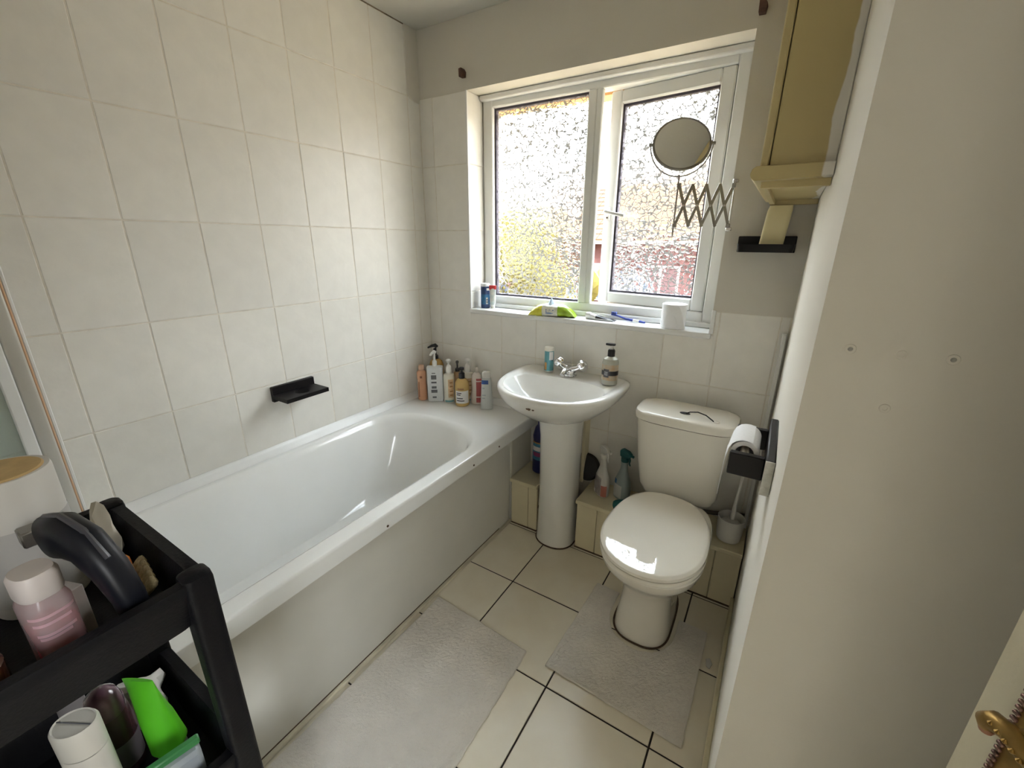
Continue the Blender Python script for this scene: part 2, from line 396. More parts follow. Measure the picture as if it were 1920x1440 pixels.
# right wall, return wall beside the door, walls behind the viewpoint
wr = struct(box('wall_right', (XR, YG+0.0, -0.1), (XA+0.15, 0.25, CEIL), plasterM))
struct(box('baseboard_right', (XR-0.014, YG+0.002, 0.0), (XR, -0.21, 0.055), creamM, bevel=0.003))
# screws and plugs in the return wall
for k, (x, z, r) in enumerate([(1.755, 1.249, .0055), (1.808, 1.248, .005), (1.856, 1.249, .0055), (1.807, 1.175, .005)]):
    o = lathe('filled_screw_hole', [(r*1.25, 0), (r*1.1, 0.0012), (r*0.55, 0.0014), (r*0.5, 0.0006)], plasterM if k in (1, 3) else greymetM if False else plasterM, wr, 14)
    o.matrix_local = Matrix.Translation((x, YG, z)) @ Matrix.Rotation(PI/2, 4, 'X')
    if k in (0, 2):
        o2 = lathe('screw_head', [(r*0.6, 0), (r*0.5, 0.001)], mat('pale_screw', (0.42, 0.40, 0.36), 0.5, var=0.2, nscale=300), o, 10); o2.location = (0, 0, 0.0008)
DX0, DX1, DZ = 1.36, 2.105, 1.99      # doorway behind the viewpoint, leading to the landing
struct(box('wall_end', (XA, YB-0.12, -0.1), (XA+0.12, YG, CEIL), plasterM))
struct(obj('wall_rear', boxes_me('wall_rear', [((-0.2, YB-0.12, -0.1), (DX0, YB, CEIL)), ((DX1, YB-0.12, -0.1), (XA, YB, CEIL)), ((DX0, YB-0.12, DZ), (DX1, YB, CEIL))]), plasterM))
# unseen landing added beyond the doorway; its window opening brings in fill light
LY, LX0, LX1 = -3.9, 0.55, 2.75
struct(box('floor_landing', (LX0, LY, -0.12), (LX1, YB-0.12, 0.0), mat('landing_carpet', (0.55, 0.48, 0.38), 0.95, var=0.1, nscale=30, bump=0.3, bscale=200)))
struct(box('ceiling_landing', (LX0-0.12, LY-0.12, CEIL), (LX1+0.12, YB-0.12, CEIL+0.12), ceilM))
struct(box('wall_landing_left', (LX0-0.12, LY-0.12, -0.1), (LX0, YB-0.12, CEIL), plasterM))
struct(box('wall_landing_end', (LX0-0.12, LY-0.12, -0.1), (LX1+0.12, LY, CEIL), plasterM))
struct(box('wall_landing_front', (XA+0.12, YB-0.12, -0.1), (LX1+0.12, YB, CEIL), plasterM))
LW = (-3.45, -2.50, 0.92, 2.02)
struct(obj('wall_landing_right', boxes_me('wall_landing_right', [((LX1, LY, -0.1), (LX1+0.12, LW[0], CEIL)), ((LX1, LW[1], -0.1), (LX1+0.12, YB-0.12, CEIL)), ((LX1, LW[0], -0.1), (LX1+0.12, LW[1], LW[2])), ((LX1, LW[0], LW[3]), (LX1+0.12, LW[1], CEIL))]), plasterM))
q0, q1 = LX1+0.03, LX1+0.09
struct(obj('landing_fill_window', boxes_me('landing_fill_window', [((q0, LW[0], LW[2]), (q1, LW[0]+.06, LW[3])), ((q0, LW[1]-.06, LW[2]), (q1, LW[1], LW[3])), ((q0, LW[0], LW[2]), (q1, LW[1], LW[2]+.06)), ((q0, LW[0], LW[3]-.06), (q1, LW[1], LW[3]))]), upvcM))  # frame of the unseen landing window, added for fill light

# ------------------------------------------------------------------ window
win = struct(obj('window_1', boxes_me('window_frame', [
    ((WX0+.002, WD, WZ0), (0.345, WD+0.07, WZ1)), ((1.398, WD, WZ0), (WX1-.002, WD+0.07, WZ1)),
    ((0.345, WD, WZ0), (1.398, WD+0.07, 1.107)), ((0.345, WD, 1.985), (1.398, WD+0.07, WZ1)),
    ((0.835, WD, 1.107), (0.872, WD+0.07, 1.985)), ((0.872, WD, 1.107), (0.899, WD+0.024, 1.985))], 0.004), upvcM))
me = win.data; me.polygons.foreach_set('use_smooth', [True]*len(me.polygons)); me.set_sharp_from_angle(angle=0.6)
box('sill_upstand', (WX0+.004, WD-0.018, WZ0), (WX1-.004, WD, WZ0+0.022), upvcM, win, 0.004)
def pane(name, lo, hi, parent):
    me = boxes_me(name, [(lo, hi)])
    me.materials.append(obsM); me.materials.append(clearM)
    for p in me.polygons: p.material_index = 0 if p.normal.y < -0.5 else 1
    return obj(name, me, None, parent)
def bead(name, x0, x1, z0, z1, y0, y1, w, m, parent, bev=0.002):
    return obj(name, boxes_me(name, [((x0, y0, z0), (x0+w, y1, z1)), ((x1-w, y0, z0), (x1, y1, z1)), ((x0+w, y0, z0), (x1-w, y1, z0+w)), ((x0+w, y0, z1-w), (x1-w, y1, z1))], bev), m, parent)
bead('gasket', 0.345, 0.835, 1.107, 1.985, WD+0.022, WD+0.05, 0.009, gasketM, win, 0)
pane('pane', (0.345, WD+0.030, 1.107), (0.835, WD+0.034, 1.985), win)
# open casement: hinged on its right edge, swung out by eight degrees
HX, HY = 1.394, WD+0.004
sash = thing('casement', 'white casement sash', 'window'); del sash['label']; del sash['category']
sash.parent = win; sash.location = (HX, HY, 0); sash.rotation_euler = (0, 0, math.radians(-8.0))
SW, SZ0, SZ1 = 0.490, 1.108, 1.986
bead('sash_frame', -SW, 0, SZ0, SZ1, 0, 0.055, 0.050, upvcM, sash, 0.005)
bead('gasket', -SW+.050, -.050, SZ0+.050, SZ1-.050, 0.020, 0.045, 0.009, gasketM, sash, 0)
pane('pane', (-SW+.050, 0.026, SZ0+.050), (-.050, 0.030, SZ1-.050), sash)
h = box('handle_base', (-SW+.016, -0.012, 1.475), (-SW+.036, 0.0, 1.535), upvcM, sash, 0.003)
tube('handle', [(-SW+.026, -0.012, 1.515), (-SW+.026, -0.035, 1.515), (-SW+.034, -0.042, 1.512), (-SW+.075, -0.044, 1.502), (-SW+.125, -0.044, 1.492)], [.008, .008, .008, .0075, .007], whiteM, h)
lathe('keyhole', [(.004, 0), (.004, .002)], darkM, h, 10).matrix_local = Matrix.Translation((-SW+.026, -0.012, 1.488)) @ Matrix.Rotation(PI/2, 4, 'X')
# stay arm in the top of the opening
box('stay_arm', (1.14, WD+0.012, 1.9855), (1.30, WD+0.020, 1.990), greymetM, win)
# eave soffit outside
eave = struct(obj('eaves', boxes_me('eaves', [((-2.5, 0.25, 1.992), (4.5, 0.34, 2.02)), ((-2.5, 0.25, 2.02), (4.5, 0.30, 2.25))]), mat('varnished_eaves_wood', (0.46, 0.25, 0.10), 0.5, var=0.15, nscale=12)))

# ================================================================== OUTSIDE
struct(box('ground', (-40, 0.3, -3.2), (40, 60, -3.0), mat('paving', (0.24, 0.17, 0.10), 0.9, var=0.15, nscale=0.7, col2=(0.30, 0.22, 0.13))))
brickM = mat('red_brick', (0.080, 0.040, 0.038), 0.9, ior=1.10, var=0.2, nscale=2.0)
roofM = mat('orange_roof_tile', (0.085, 0.050, 0.030), 0.9, ior=1.10, var=0.2, nscale=3.0, objrand=0.1)
hs = thing('house', 'red brick house with orange tiled roof seen outside the window', 'house', (-1.8, 13.0, -3.0))
obj('brick_wall', boxes_me('brick_wall', [((-3.3, 0, 0), (6.5, 7, 4.55))]), brickM, hs)
rf = prism('roof_slope', [(-0.35, 4.45), (3.5, 6.55), (7.35, 4.45), (7.35, 4.35), (3.5, 6.4), (-0.35, 4.35)], -3.5, 6.8, mat('roof_felt', (0.30, 0.14, 0.06), 0.9), hs, axis='x', smooth=None)
rt_me = boxes_me('roof_tile', [((0, 0, 0), (0.255, 0.40, 0.035))])
rt_me.materials.append(roofM)
sl = math.atan2(2.10, 3.85)
for r in range(12):
    for c in range(25):
        o = bpy.data.objects.new('roof_tile', rt_me); COL.objects.link(o); o.parent = rf
        d = r*0.36
        o.location = (-3.5+c*0.27, -0.37+d*math.cos(sl), 4.46+d*math.sin(sl)); o.rotation_euler = (sl-0.05, 0, 0)
box('gutter', (-3.5, -0.46, 4.33), (6.8, -0.34, 4.43), whiteM, hs, 0.02)
for x in (-2.9, -0.6, 1.9, 4.3):
    w = obj('window', boxes_me('window', [((x, -0.05, 2.5), (x+0.08, 0.02, 3.6)), ((x+1.12, -0.05, 2.5), (x+1.2, 0.02, 3.6)), ((x, -0.05, 2.42), (x+1.2, 0.02, 2.5)), ((x, -0.05, 3.6), (x+1.2, 0.02, 3.68)), ((x+.56, -0.05, 2.5), (x+.64, 0.02, 3.6))]), whiteM, hs)
    box('pane', (x+.08, -0.02, 2.5), (x+1.12, -0.01, 3.6), mat('dark_window_glass', (0.05, 0.06, 0.08), 0.05), w)
cb = box('chimney', (4.6, 3.0, 6.2), (5.4, 3.7, 8.0), brickM, hs)
# garden fence in front of the house
fn = thing('fence', 'weathered board garden fence in front of the brick house', 'fence', (-4.0, 11.6, -3.0))
fm = mat('weathered_board', (0.22, 0.21, 0.15), 0.9, var=0.2, nscale=5)
for k in range(34):
    box('board', (k*0.25-1.5, 0, 0), (k*0.25-1.5+0.235, 0.02, 1.75), fm, fn)
for z in (0.35, 1.45): box('rail', (-1.5, 0.02, z), (7.0, 0.06, z+0.09), fm, fn)
# sunlit shrubs / trees behind the left pane
leafM = mat('yellow_green_leaf', (0.075, 0.064, 0.003), 0.7, var=0.3, nscale=3.0, col2=(0.12, 0.096, 0.008))
trunkM = mat('bark', (0.10, 0.07, 0.05), 0.9, var=0.3, nscale=9)
def tree(label, loc, rad, hgt, seed):
    rnd = random.Random(seed)
    t = thing('tree', label, 'tree', loc)
    tube('trunk', [(0, 0, 0), (0.05, 0, hgt*0.4), (0, 0.05, hgt*0.75)], [0.14, 0.11, 0.06], trunkM, t)
    bm = bmesh.new()
    for k in range(26):
        a = rnd.uniform(0, 2*PI); q = rnd.uniform(-0.9, 1.0); rr = rad*(0.35+0.65*rnd.random())*math.sqrt(max(0.05, 1-q*q))
        c = Vector((rr*math.cos(a), rr*math.sin(a), hgt*0.72+q*rad*1.05))
        s = rad*rnd.uniform(0.28, 0.45)
        r = bmesh.ops.create_icosphere(bm, subdivisions=2, radius=s, matrix=Matrix.Translation(c))
        for v in r['verts']: v.co += (v.co-c)*rnd.uniform(-0.28, 0.28)
    for k in range(2600):
        a = rnd.uniform(0, 2*PI); q = rnd.uniform(-1, 1); e = math.sqrt(1-q*q); R_ = rad*rnd.uniform(0.95, 1.22)
        c = Vector((R_*e*math.cos(a), R_*e*math.sin(a), hgt*0.72+q*R_*1.05))
        d1 = Vector((rnd.uniform(-1, 1), rnd.uniform(-1, 1), rnd.uniform(-1, 1))).normalized()*0.09
        d2 = Vector((rnd.uniform(-1, 1), rnd.uniform(-1, 1), rnd.uniform(-1, 1))).normalized()*0.05
        vs = [bm.verts.new(c-d1), bm.verts.new(c+d2), bm.verts.new(c+d1), bm.verts.new(c-d2)]
        bm.faces.new(vs)
    me = bpy.data.meshes.new('foliage'); bm.to_mesh(me); bm.free()
    obj('foliage', me, leafM, t)
tree('broad yellow-green tree blurred behind the left pane', (-4.45, 8.6, -3.0), 1.80, 3.85, 3)

# ================================================================== SANITARY WARE
# bath
B0, B1, BZ = -0.195, -1.895, 0.545
bath = thing('bathtub', 'white acrylic bathtub along the tiled wall with flat side panel', 'bathtub', (0.35, -0.95, 0))
def bo(o): o.location = (-0.35, 0.95, 0); return o
bm_c = (B0+B1)/2; bl = (B0-B1)/2
N = 96
def RR(x0, x1, y0, y1, rf_, rn_, k=10):
    """rounded rectangle outline; far corners (y1) radius rf_, near corners (y0) radius rn_"""
    P = []
    for cx_, cy_, r, a0 in ((x1-rf_, y1-rf_, rf_, 0), (x0+rf_, y1-rf_, rf_, PI/2), (x0+rn_, y0+rn_, rn_, PI), (x1-rn_, y0+rn_, rn_, 1.5*PI)):
        P += [(cx_+r*math.cos(a0+PI/2*i/k), cy_+r*math.sin(a0+PI/2*i/k)) for i in range(k+1)]
    out = []
    for i in range(len(P)):
        a, b = P[i], P[(i+1) % len(P)]; out.append(a)
        if (i+1) % (k+1) == 0:
            for t in (0.2, 0.4, 0.6, 0.8): out.append((a[0]+(b[0]-a[0])*t, a[1]+(b[1]-a[1])*t))
    return out
def ob(g): return RR(0.003+g, 0.703-g, B1+g, -0.001-g, 0.012, 0.012)
outer = ob(0.0015)
def well(x0, x1, yf, yn, nb, nf):
    w = (x1-x0)
    return RR(x0, x1, yn, yf, w*nb, w*nf)
rings = [(outer, BZ-0.060), (ob(0.0), BZ-0.010), (ob(0.0008), BZ-0.004), (ob(0.003), BZ-0.001), (ob(0.006), BZ), (ob(0.010), BZ),
         (well(0.040, 0.654, -0.317, -1.856, .36, .2), BZ), (well(0.046, 0.648, -0.325, -1.850, .36, .2), BZ-0.001), (well(0.056, 0.636, -0.338, -1.840, .36, .2), BZ-0.007), (well(0.070, 0.622, -0.356, -1.825, .36, .2), BZ-0.028),
         (well(0.085, 0.608, -0.395, -1.81, .35, .2), BZ-0.10), (well(0.105, 0.590, -0.46, -1.79, .34, .2), 0.32), (well(0.130, 0.565, -0.53, -1.77, .33, .2), 0.225),
         (well(0.160, 0.535, -0.58, -1.74, .32, .2), 0.190), (well(0.21, 0.485, -0.65, -1.68, .3, .2), 0.177)]
bo(loft('tub', rings, bathM, bath, cap0=False, cap1=True, smooth=34))
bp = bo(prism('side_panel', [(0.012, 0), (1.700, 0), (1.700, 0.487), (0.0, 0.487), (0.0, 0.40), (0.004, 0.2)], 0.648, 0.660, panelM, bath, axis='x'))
# side_panel outline uses (y, z): shift so it starts at the far end
for v in bp.data.vertices: v.co.y = B0 - v.co.y
fix(bp.data)
bo(box('panel_rail', (0.640, B1, 0.462), (0.672, B0, 0.480), panelM, bath, 0.004))
for y, z in ((-0.36, 0.505), (-0.55, 0.50), (-1.02, 0.497), (-1.17, 0.474)):
    s_ = bo(obj('screw', tube_me('screw', [(0.700, y, z), (0.7035, y, z)] if z > .48 else [(0.670, y, z), (0.6735, y, z)], 0.0042, 10), darkM, bath, 30))
# cream return panel under the window end of the tub
bo(box('return_panel', (0.655, B0+0.002, 0.002), (0.668, -0.001, BZ-0.058), mat('return_tile', (0.66, 0.63, 0.54), 0.4, var=0.05), bath))
bo(box('panel_end_strip', (0.6555, B0-0.004, 0.004), (0.6655, B0+0.004, 0.487), panelM, bath, 0.002))
# white sealing strips along the tiles
def quad_strip(name, pts, axis, t0, t1, label):
    o = prism(name, pts, t0, t1, whiteM, None, axis=axis, bevel=0.001); struct(o); return o
quad_strip('trim_5', [(0.0, BZ+0.0006), (0.028, BZ+0.0006), (0.022, BZ+0.010), (0.010, BZ+0.020), (0.004, BZ+0.034), (0.0, BZ+0.034)], 'y', -1.895, -0.001, '')
quad_strip('trim_6', [(-0.026, BZ+0.0006), (0.0, BZ+0.0006), (0.0, BZ+0.032), (-0.004, BZ+0.032), (-0.010, BZ+0.018), (-0.020, BZ+0.009)], 'x', 0.001, 0.66, '')
# floor strip along the bath panel
struct(box('trim_7', (0.660, -1.9, 0.0), (0.676, -0.2, 0.012), mat('yellowed_sealant', (0.62, 0.56, 0.42), 0.6, var=0.2, nscale=9), bevel=0.003))
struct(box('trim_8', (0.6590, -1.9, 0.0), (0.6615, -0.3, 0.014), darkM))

# pipe boxing along the window wall
def boxing(label, x0, x1, loc):
    t = thing('pipe_boxing', label, 'boxing', loc)
    def q(o): o.location = tuple(-c for c in loc); return o
    q(box('top_board', (x0-0.004, -0.218, 0.242), (x1, -0.001, 0.262), creamM, t, 0.003))
    xs = x0; k = 0
    while xs < x1-0.01:
        xe = min(xs+0.098, x1)
        q(box('plank', (xs+0.0006, -0.206, 0.004), (xe-0.0006, -0.190, 0.2415), creamM, t, 0.0022)); xs = xe
    q(box('stain_line', (x0, -0.209, 0.0), (x1, -0.19, 0.005), darkM, t))
boxing('short cream boarded pipe boxing between bath and basin pedestal', 0.674, 0.822, (0.77, -0.11, 0))
boxing('long cream boarded pipe boxing behind the toilet', 1.030, XR-0.004, (1.37, -0.11, 0))
struct(box('trim_9', (0.978, -0.06, 0.262), (0.992, -0.002, 0.70), creamM, bevel=0.002))

# basin
BX = 0.905
bs = thing('pedestal_basin', 'white ceramic pedestal wash basin under the window', 'basin', (BX, -0.19, 0))
def b_(o): o.location = (-BX, 0.19, 0); return o
NB = 72
def bout(g, fy_): return D(BX, -0.13, 0.27-g, 0.128, fy_-0.13, 9, 2.35, NB)
bowl = [(D(BX+.01, -0.19, 0.082, 0.10, 0.09, 3, 2, NB), 0.640), (D(BX+.008, -0.18, 0.12, 0.13, 0.14, 4, 2.1, NB), 0.655), (D(BX+.005, -0.16, 0.18, 0.155, 0.215, 6, 2.2, NB), 0.682), (bout(0.045, 0.415), 0.715), (bout(0.018, 0.445), 0.745),
        (bout(0.004, 0.460), 0.775), (bout(0.0, 0.464), 0.790), (bout(0.002, 0.461), 0.798), (bout(0.010, 0.453), 0.803), (bout(0.026, 0.437), 0.803)]
def bi(g, z): return (D(BX, -0.245, 0.225-g, 0.118-g*0.7, 0.178-g*0.8, 2.6, 2.3, NB), z)
bowl += [bi(0.0, 0.799), bi(0.006, 0.792), bi(0.02, 0.775), bi(0.045, 0.745), (D(BX, -0.24, 0.14, 0.075, 0.10, 2.3, 2.2, NB), 0.705), (D(BX, -0.235, 0.07, 0.045, 0.05, 2, 2, NB), 0.688), (D(BX, -0.235, 0.02, 0.02, 0.02, 2, 2, NB), 0.684)]
bowl_o = b_(loft('bowl', bowl, cerM, bs, True, True, 50))
lathe('drain', [(0.019, 0), (0.021, 0.003), (0.012, 0.003), (0.011, 0.0)], chromeM, bs, 20).location = (0, -0.045, 0.6845)
b_(loft('pedestal', [(D(.922, -.19, .094, .10, .088, 4, 2.2, 40), 0.002), (D(.922, -.19, .090, .10, .085, 4, 2.2, 40), 0.05), (D(.922, -.19, .085, .10, .082, 4, 2.2, 40), 0.25), (D(.920, -.19, .087, .10, .083, 4, 2.2, 40), 0.55), (D(.918, -.19, .096, .10, .090, 4, 2.2, 40), 0.650)], cerM, bs))
b_(tube('sealant', [(x, y, 0.003) for x, y in D(.922, -.19, .095, .10, .089, 4, 2.2, 40)], 0.0036, darkM, bs, 6, True))
for (x, y, r) in ((0.895, -0.4555, 0.006), (0.905, -0.457, 0.007), (0.921, -0.4545, 0.006)):
    o = lathe('chip', [(r, 0), (r*.8, 0.0012)], darkM, bowl_o, 9, sx=1.0, sy=1.0)
    o.matrix_local = Matrix.Translation((x, y+.003 if x < .9 else y+.0025, 0.762)) @ Matrix.Rotation(PI/2-.25, 4, 'X')
# mixer tap with two faceted knobs
tp = thing('mixer_tap', 'chrome mixer tap with two round faceted knobs on the basin', 'tap', (0.905, -0.075, 0.803))
lathe('tap_base', [(0.030, 0), (0.029, 0.006), (0.022, 0.012), (0.021, 0.022), (0.017, 0.030)], chromeM, tp, 24)
tube('tap_body', [(-0.050, 0.0, 0.046), (-0.03, 0, 0.034), (0, -0.002, 0.025), (0.03, 0, 0.034), (0.050, 0.0, 0.046)], [.013, .014, .018, .014, .013], chromeM, tp, 16)
tube('spout', [(0, 0, 0.026), (0, -0.03, 0.038), (0, -0.07, 0.036), (0, -0.088, 0.022)], [.016, .013, .011, .010], chromeM, tp, 14)
for s_ in (-1, 1):
    rings_ = []
    for r, z in ((0.012, 0), (0.024, 0.004), (0.026, 0.016), (0.022, 0.028), (0.012, 0.034)):
        rings_.append(([(r*(1+0.07*math.cos(6*a))*math.cos(a), r*(1+0.07*math.cos(6*a))*math.sin(a)) for a in [2*PI*i/36 for i in range(36)]], z))
    k = loft('knob', rings_, chromeM, tp); k.location = (s_*0.046, 0, 0.044); k.rotation_euler = (0, s_*math.radians(48), 0)
    lathe('knob_cap', [(0.009, 0), (0.008, 0.003)], chromeM, k, 14).location = (0, 0, 0.034)

# toilet
TX = 1.438
wc = thing('toilet', 'cream close-coupled toilet with closed lid beside the basin', 'toilet', (TX, -0.35, 0))
def w_(o): o.location = (-TX, 0.35, 0); return o
def TD(cx, yb, yf, rx, nb=5, nf=2.2, n=56, ymid=None):
    ym = ymid if ymid is not None else yf + rx*1.15
    return D(cx, ym, rx, yb-ym, ym-yf, nb, nf, n)
pan = [(TD(1.428, -0.23, -0.572, 0.100, 4, 2.6), 0.0), (TD(1.428, -0.23, -0.568, 0.097, 4, 2.6), 0.03), (TD(1.430, -0.23, -0.553, 0.088, 4, 2.6), 0.12), (TD(1.433, -0.23, -0.555, 0.090, 4, 2.5), 0.19),
       (TD(1.436, -0.22, -0.60, 0.112, 4, 2.3), 0.26), (TD(TX, -0.20, -0.665, 0.145, 4, 2.2), 0.32), (TD(TX, -0.19, -0.705, 0.163, 4, 2.2), 0.365), (TD(TX, -0.19, -0.715, 0.168, 4, 2.2), 0.392), (TD(TX, -0.19, -0.710, 0.164, 4, 2.2), 0.400), (TD(TX, -0.20, -0.66, 0.12, 4, 2.2), 0.400)]
po_ = w_(loft('pan', pan, wcM, wc))
w_(tube('foot_sealant', [(x, y, 0.004) for x, y in TD(1.428, -0.228, -0.576, 0.102, 4, 2.6)], 0.0036, darkM, wc, 6, True))
lathe('bolt_hole', [(0.008, 0), (0.0075, 0.0015)], darkM, po_, 12).matrix_local = Matrix.Translation((1.515, -0.455, 0.062)) @ Matrix.Rotation(math.radians(86), 4, 'Y')
def seatring(yb, yf, rx): return D(TX, -0.53, rx, yb+0.53, -0.53-yf, 2.5, 2.1, 64)
w_(loft('seat', [(seatring(-0.275, -0.722, 0.166), 0.403), (seatring(-0.272, -0.727, 0.170), 0.408), (seatring(-0.272, -0.727, 0.170), 0.415), (seatring(-0.275, -0.724, 0.167), 0.419)], lidM, wc))
w_(loft('lid', [(seatring(-0.272, -0.722, 0.166), 0.4205), (seatring(-0.268, -0.728, 0.170), 0.425), (seatring(-0.268, -0.727, 0.1695), 0.434), (seatring(-0.273, -0.720, 0.163), 0.4395), (seatring(-0.276, -0.716, 0.159), 0.4405), (seatring(-0.282, -0.708, 0.152), 0.4408), (seatring(-0.35, -0.65, 0.10), 0.4409)], lidM, wc))
lid_o = [o for o in wc.children if o.name.startswith('lid') and not o.name.startswith('lid_gap')][0]
for v in lid_o.data.vertices: v.co.z += max(0.0, v.co.y+0.727)*0.045*max(0.0, min(1.0, (v.co.z-0.4206)/0.018))
def cis(rx, yf, z, cx=1.432): return (D(cx, -0.145, rx, 0.095, -0.145-yf, 6, 3.6, 56), z)
cs = w_(loft('cistern', [cis(0.120, -0.205, 0.402, 1.44), cis(0.138, -0.222, 0.412, 1.44), cis(0.150, -0.230, 0.440, 1.439), cis(0.162, -0.236, 0.55), cis(0.174, -0.240, 0.66), cis(0.180, -0.242, 0.722)], wcM, wc))
cl = w_(loft('cistern_lid', [cis(0.181, -0.243, 0.7235), cis(0.187, -0.250, 0.728), cis(0.187, -0.250, 0.748), cis(0.183, -0.246, 0.757), cis(0.172, -0.236, 0.762), cis(0.15, -0.215, 0.7635)], wcM, wc))
w_(loft('lid_gap', [cis(0.1795, -0.2415, 0.7215), cis(0.1795, -0.2415, 0.7245)], darkM, wc))
lathe('flush_hole', [(0.019, 0), (0.019, 0.0022)], mat('black_gap', (0.006, 0.006, 0.007), 0.6), cl, 20, sx=1.0, sy=0.62).location = (1.430, -0.172, 0.7630)
tube('flush_wire', [(1.432, -0.172, 0.763), (1.447, -0.170, 0.772), (1.475, -0.174, 0.779), (1.505, -0.186, 0.777), (1.530, -0.199, 0.767), (1.536, -0.203, 0.764)], 0.0022, blackM, cl, 8)
o = lathe('broken_lug', [(0.011, 0), (0.010, 0.004), (0.006, 0.006)], wcM, cl, 9); o.location = (1.545, -0.203, 0.762)

# ------------------------------------------------------------------ mats
def mat_mesh(name, outline, z1, bev):
    return prism_me(name, outline, 0.0012, z1, 'z', bev)
def rnd_out(pts, step=0.025, amp=0.0022, seed=1):
    rnd = random.Random(seed); out = []
    for i, a in enumerate(pts):
        b = pts[(i+1) % len(pts)]; d = math.hypot(b[0]-a[0], b[1]-a[1]); n = max(1, int(d/step))
        for k in range(n):
            t = k/n; out.append((a[0]+(b[0]-a[0])*t+rnd.uniform(-amp, amp), a[1]+(b[1]-a[1])*t+rnd.uniform(-amp, amp)))
    return out
m1 = obj('bath_mat', mat_mesh('bath_mat', rnd_out([(0.692, -0.792), (0.72, -0.790), (1.118, -0.812), (1.134, -1.62), (0.690, -1.60)]), 0.010, 0.003), matM, None, 30)
tag(m1, 'grey beige rectangular bath mat on the floor along the bath', 'bath mat')
cut = [(1.545 - 0.0, -0.385)] + []
arc = [(1.428+0.120*math.cos(a), -0.475+0.125*math.sin(a)) for a in [0.0-PI*k/16 for k in range(17)]]
ped = [(1.211, -0.372), (1.196, -0.824), (1.645, -0.842), (1.648, -0.388), (1.546, -0.384)] + arc + [(1.309, -0.376)]
m2 = obj('pedestal_mat', mat_mesh('pedestal_mat', rnd_out(ped, 0.03, 0.0015, 2), 0.009, 0.0025), matM, None, 30)
tag(m2, 'grey beige U-shaped pedestal mat around the toilet foot', 'bath mat')
# edge binding of both mats
tube('stitched_edge', [(x, y, 0.008) for x, y in rnd_out([(1.112, -0.818), (1.127, -1.61)], 0.05, 0.0006)], 0.0018, matM, m1, 6)
tube('stitched_edge', [(x, y, 0.0075) for x, y in rnd_out([(1.203, -0.818), (1.639, -0.836), (1.639, -0.84)], 0.05, 0.0006)], 0.0018, matM, m2, 6)
def pip(x, y, poly):
    c = False; j = len(poly)-1
    for i in range(len(poly)):
        xi, yi = poly[i]; xj, yj = poly[j]
        if (yi > y) != (yj > y) and x < (xj-xi)*(y-yi)/(yj-yi)+xi: c = not c
        j = i
    return c
def pile(poly, z, parent, seed, step=0.0062):
    """short woven pile: a dense rough surface of little tufts over the mat"""
    rnd = random.Random(seed); x0 = min(p[0] for p in poly); x1 = max(p[0] for p in poly); y0 = min(p[1] for p in poly); y1 = max(p[1] for p in poly)
    nx = int((x1-x0)/step); ny = int((y1-y0)/step); v = []; f = []
    idx = {}
    for i in range(nx+1):
        for j in range(ny+1):
            x = x0+i*step; y = y0+j*step
            if pip(x, y, poly):
                idx[(i, j)] = len(v); v.append((x+rnd.uniform(-.4, .4)*step, y+rnd.uniform(-.4, .4)*step, z+rnd.uniform(-0.0010, 0.0014)))
    for (i, j), k in idx.items():
        a, b, c = idx.get((i+1, j)), idx.get((i+1, j+1)), idx.get((i, j+1))
        if None not in (a, b, c): f.append((k, a, b, c))
    o = obj('pile', me_from('pile', v, f), matM, parent); o['kind'] = 'stuff'
    return o
pile([(0.698, -0.798), (1.112, -0.819), (1.127, -1.612), (0.698, -1.594)], 0.0112, m1, 3)
pile([(1.217, -0.378), (1.203, -0.818), (1.638, -0.835), (1.641, -0.394), (1.552, -0.391)] + [(1.428+0.126*math.cos(a), -0.475+0.131*math.sin(a)) for a in [0.0-PI*k/16 for k in range(17)]] + [(1.302, -0.382)], 0.0102, m2, 4)
# clear scrap on the tiles by the skirting
sc = prism('plastic_scrap', [(1.66, -0.50), (1.672, -0.492), (1.682, -0.512), (1.676, -0.535), (1.664, -0.53)], 0.001, 0.004, mat_clear('clear_scrap', (0.95, 0.95, 0.95), 0.5, 0.1), None, bevel=0.001)
tag(sc, 'small crumpled clear plastic scrap on the floor by the right wall', 'scrap')

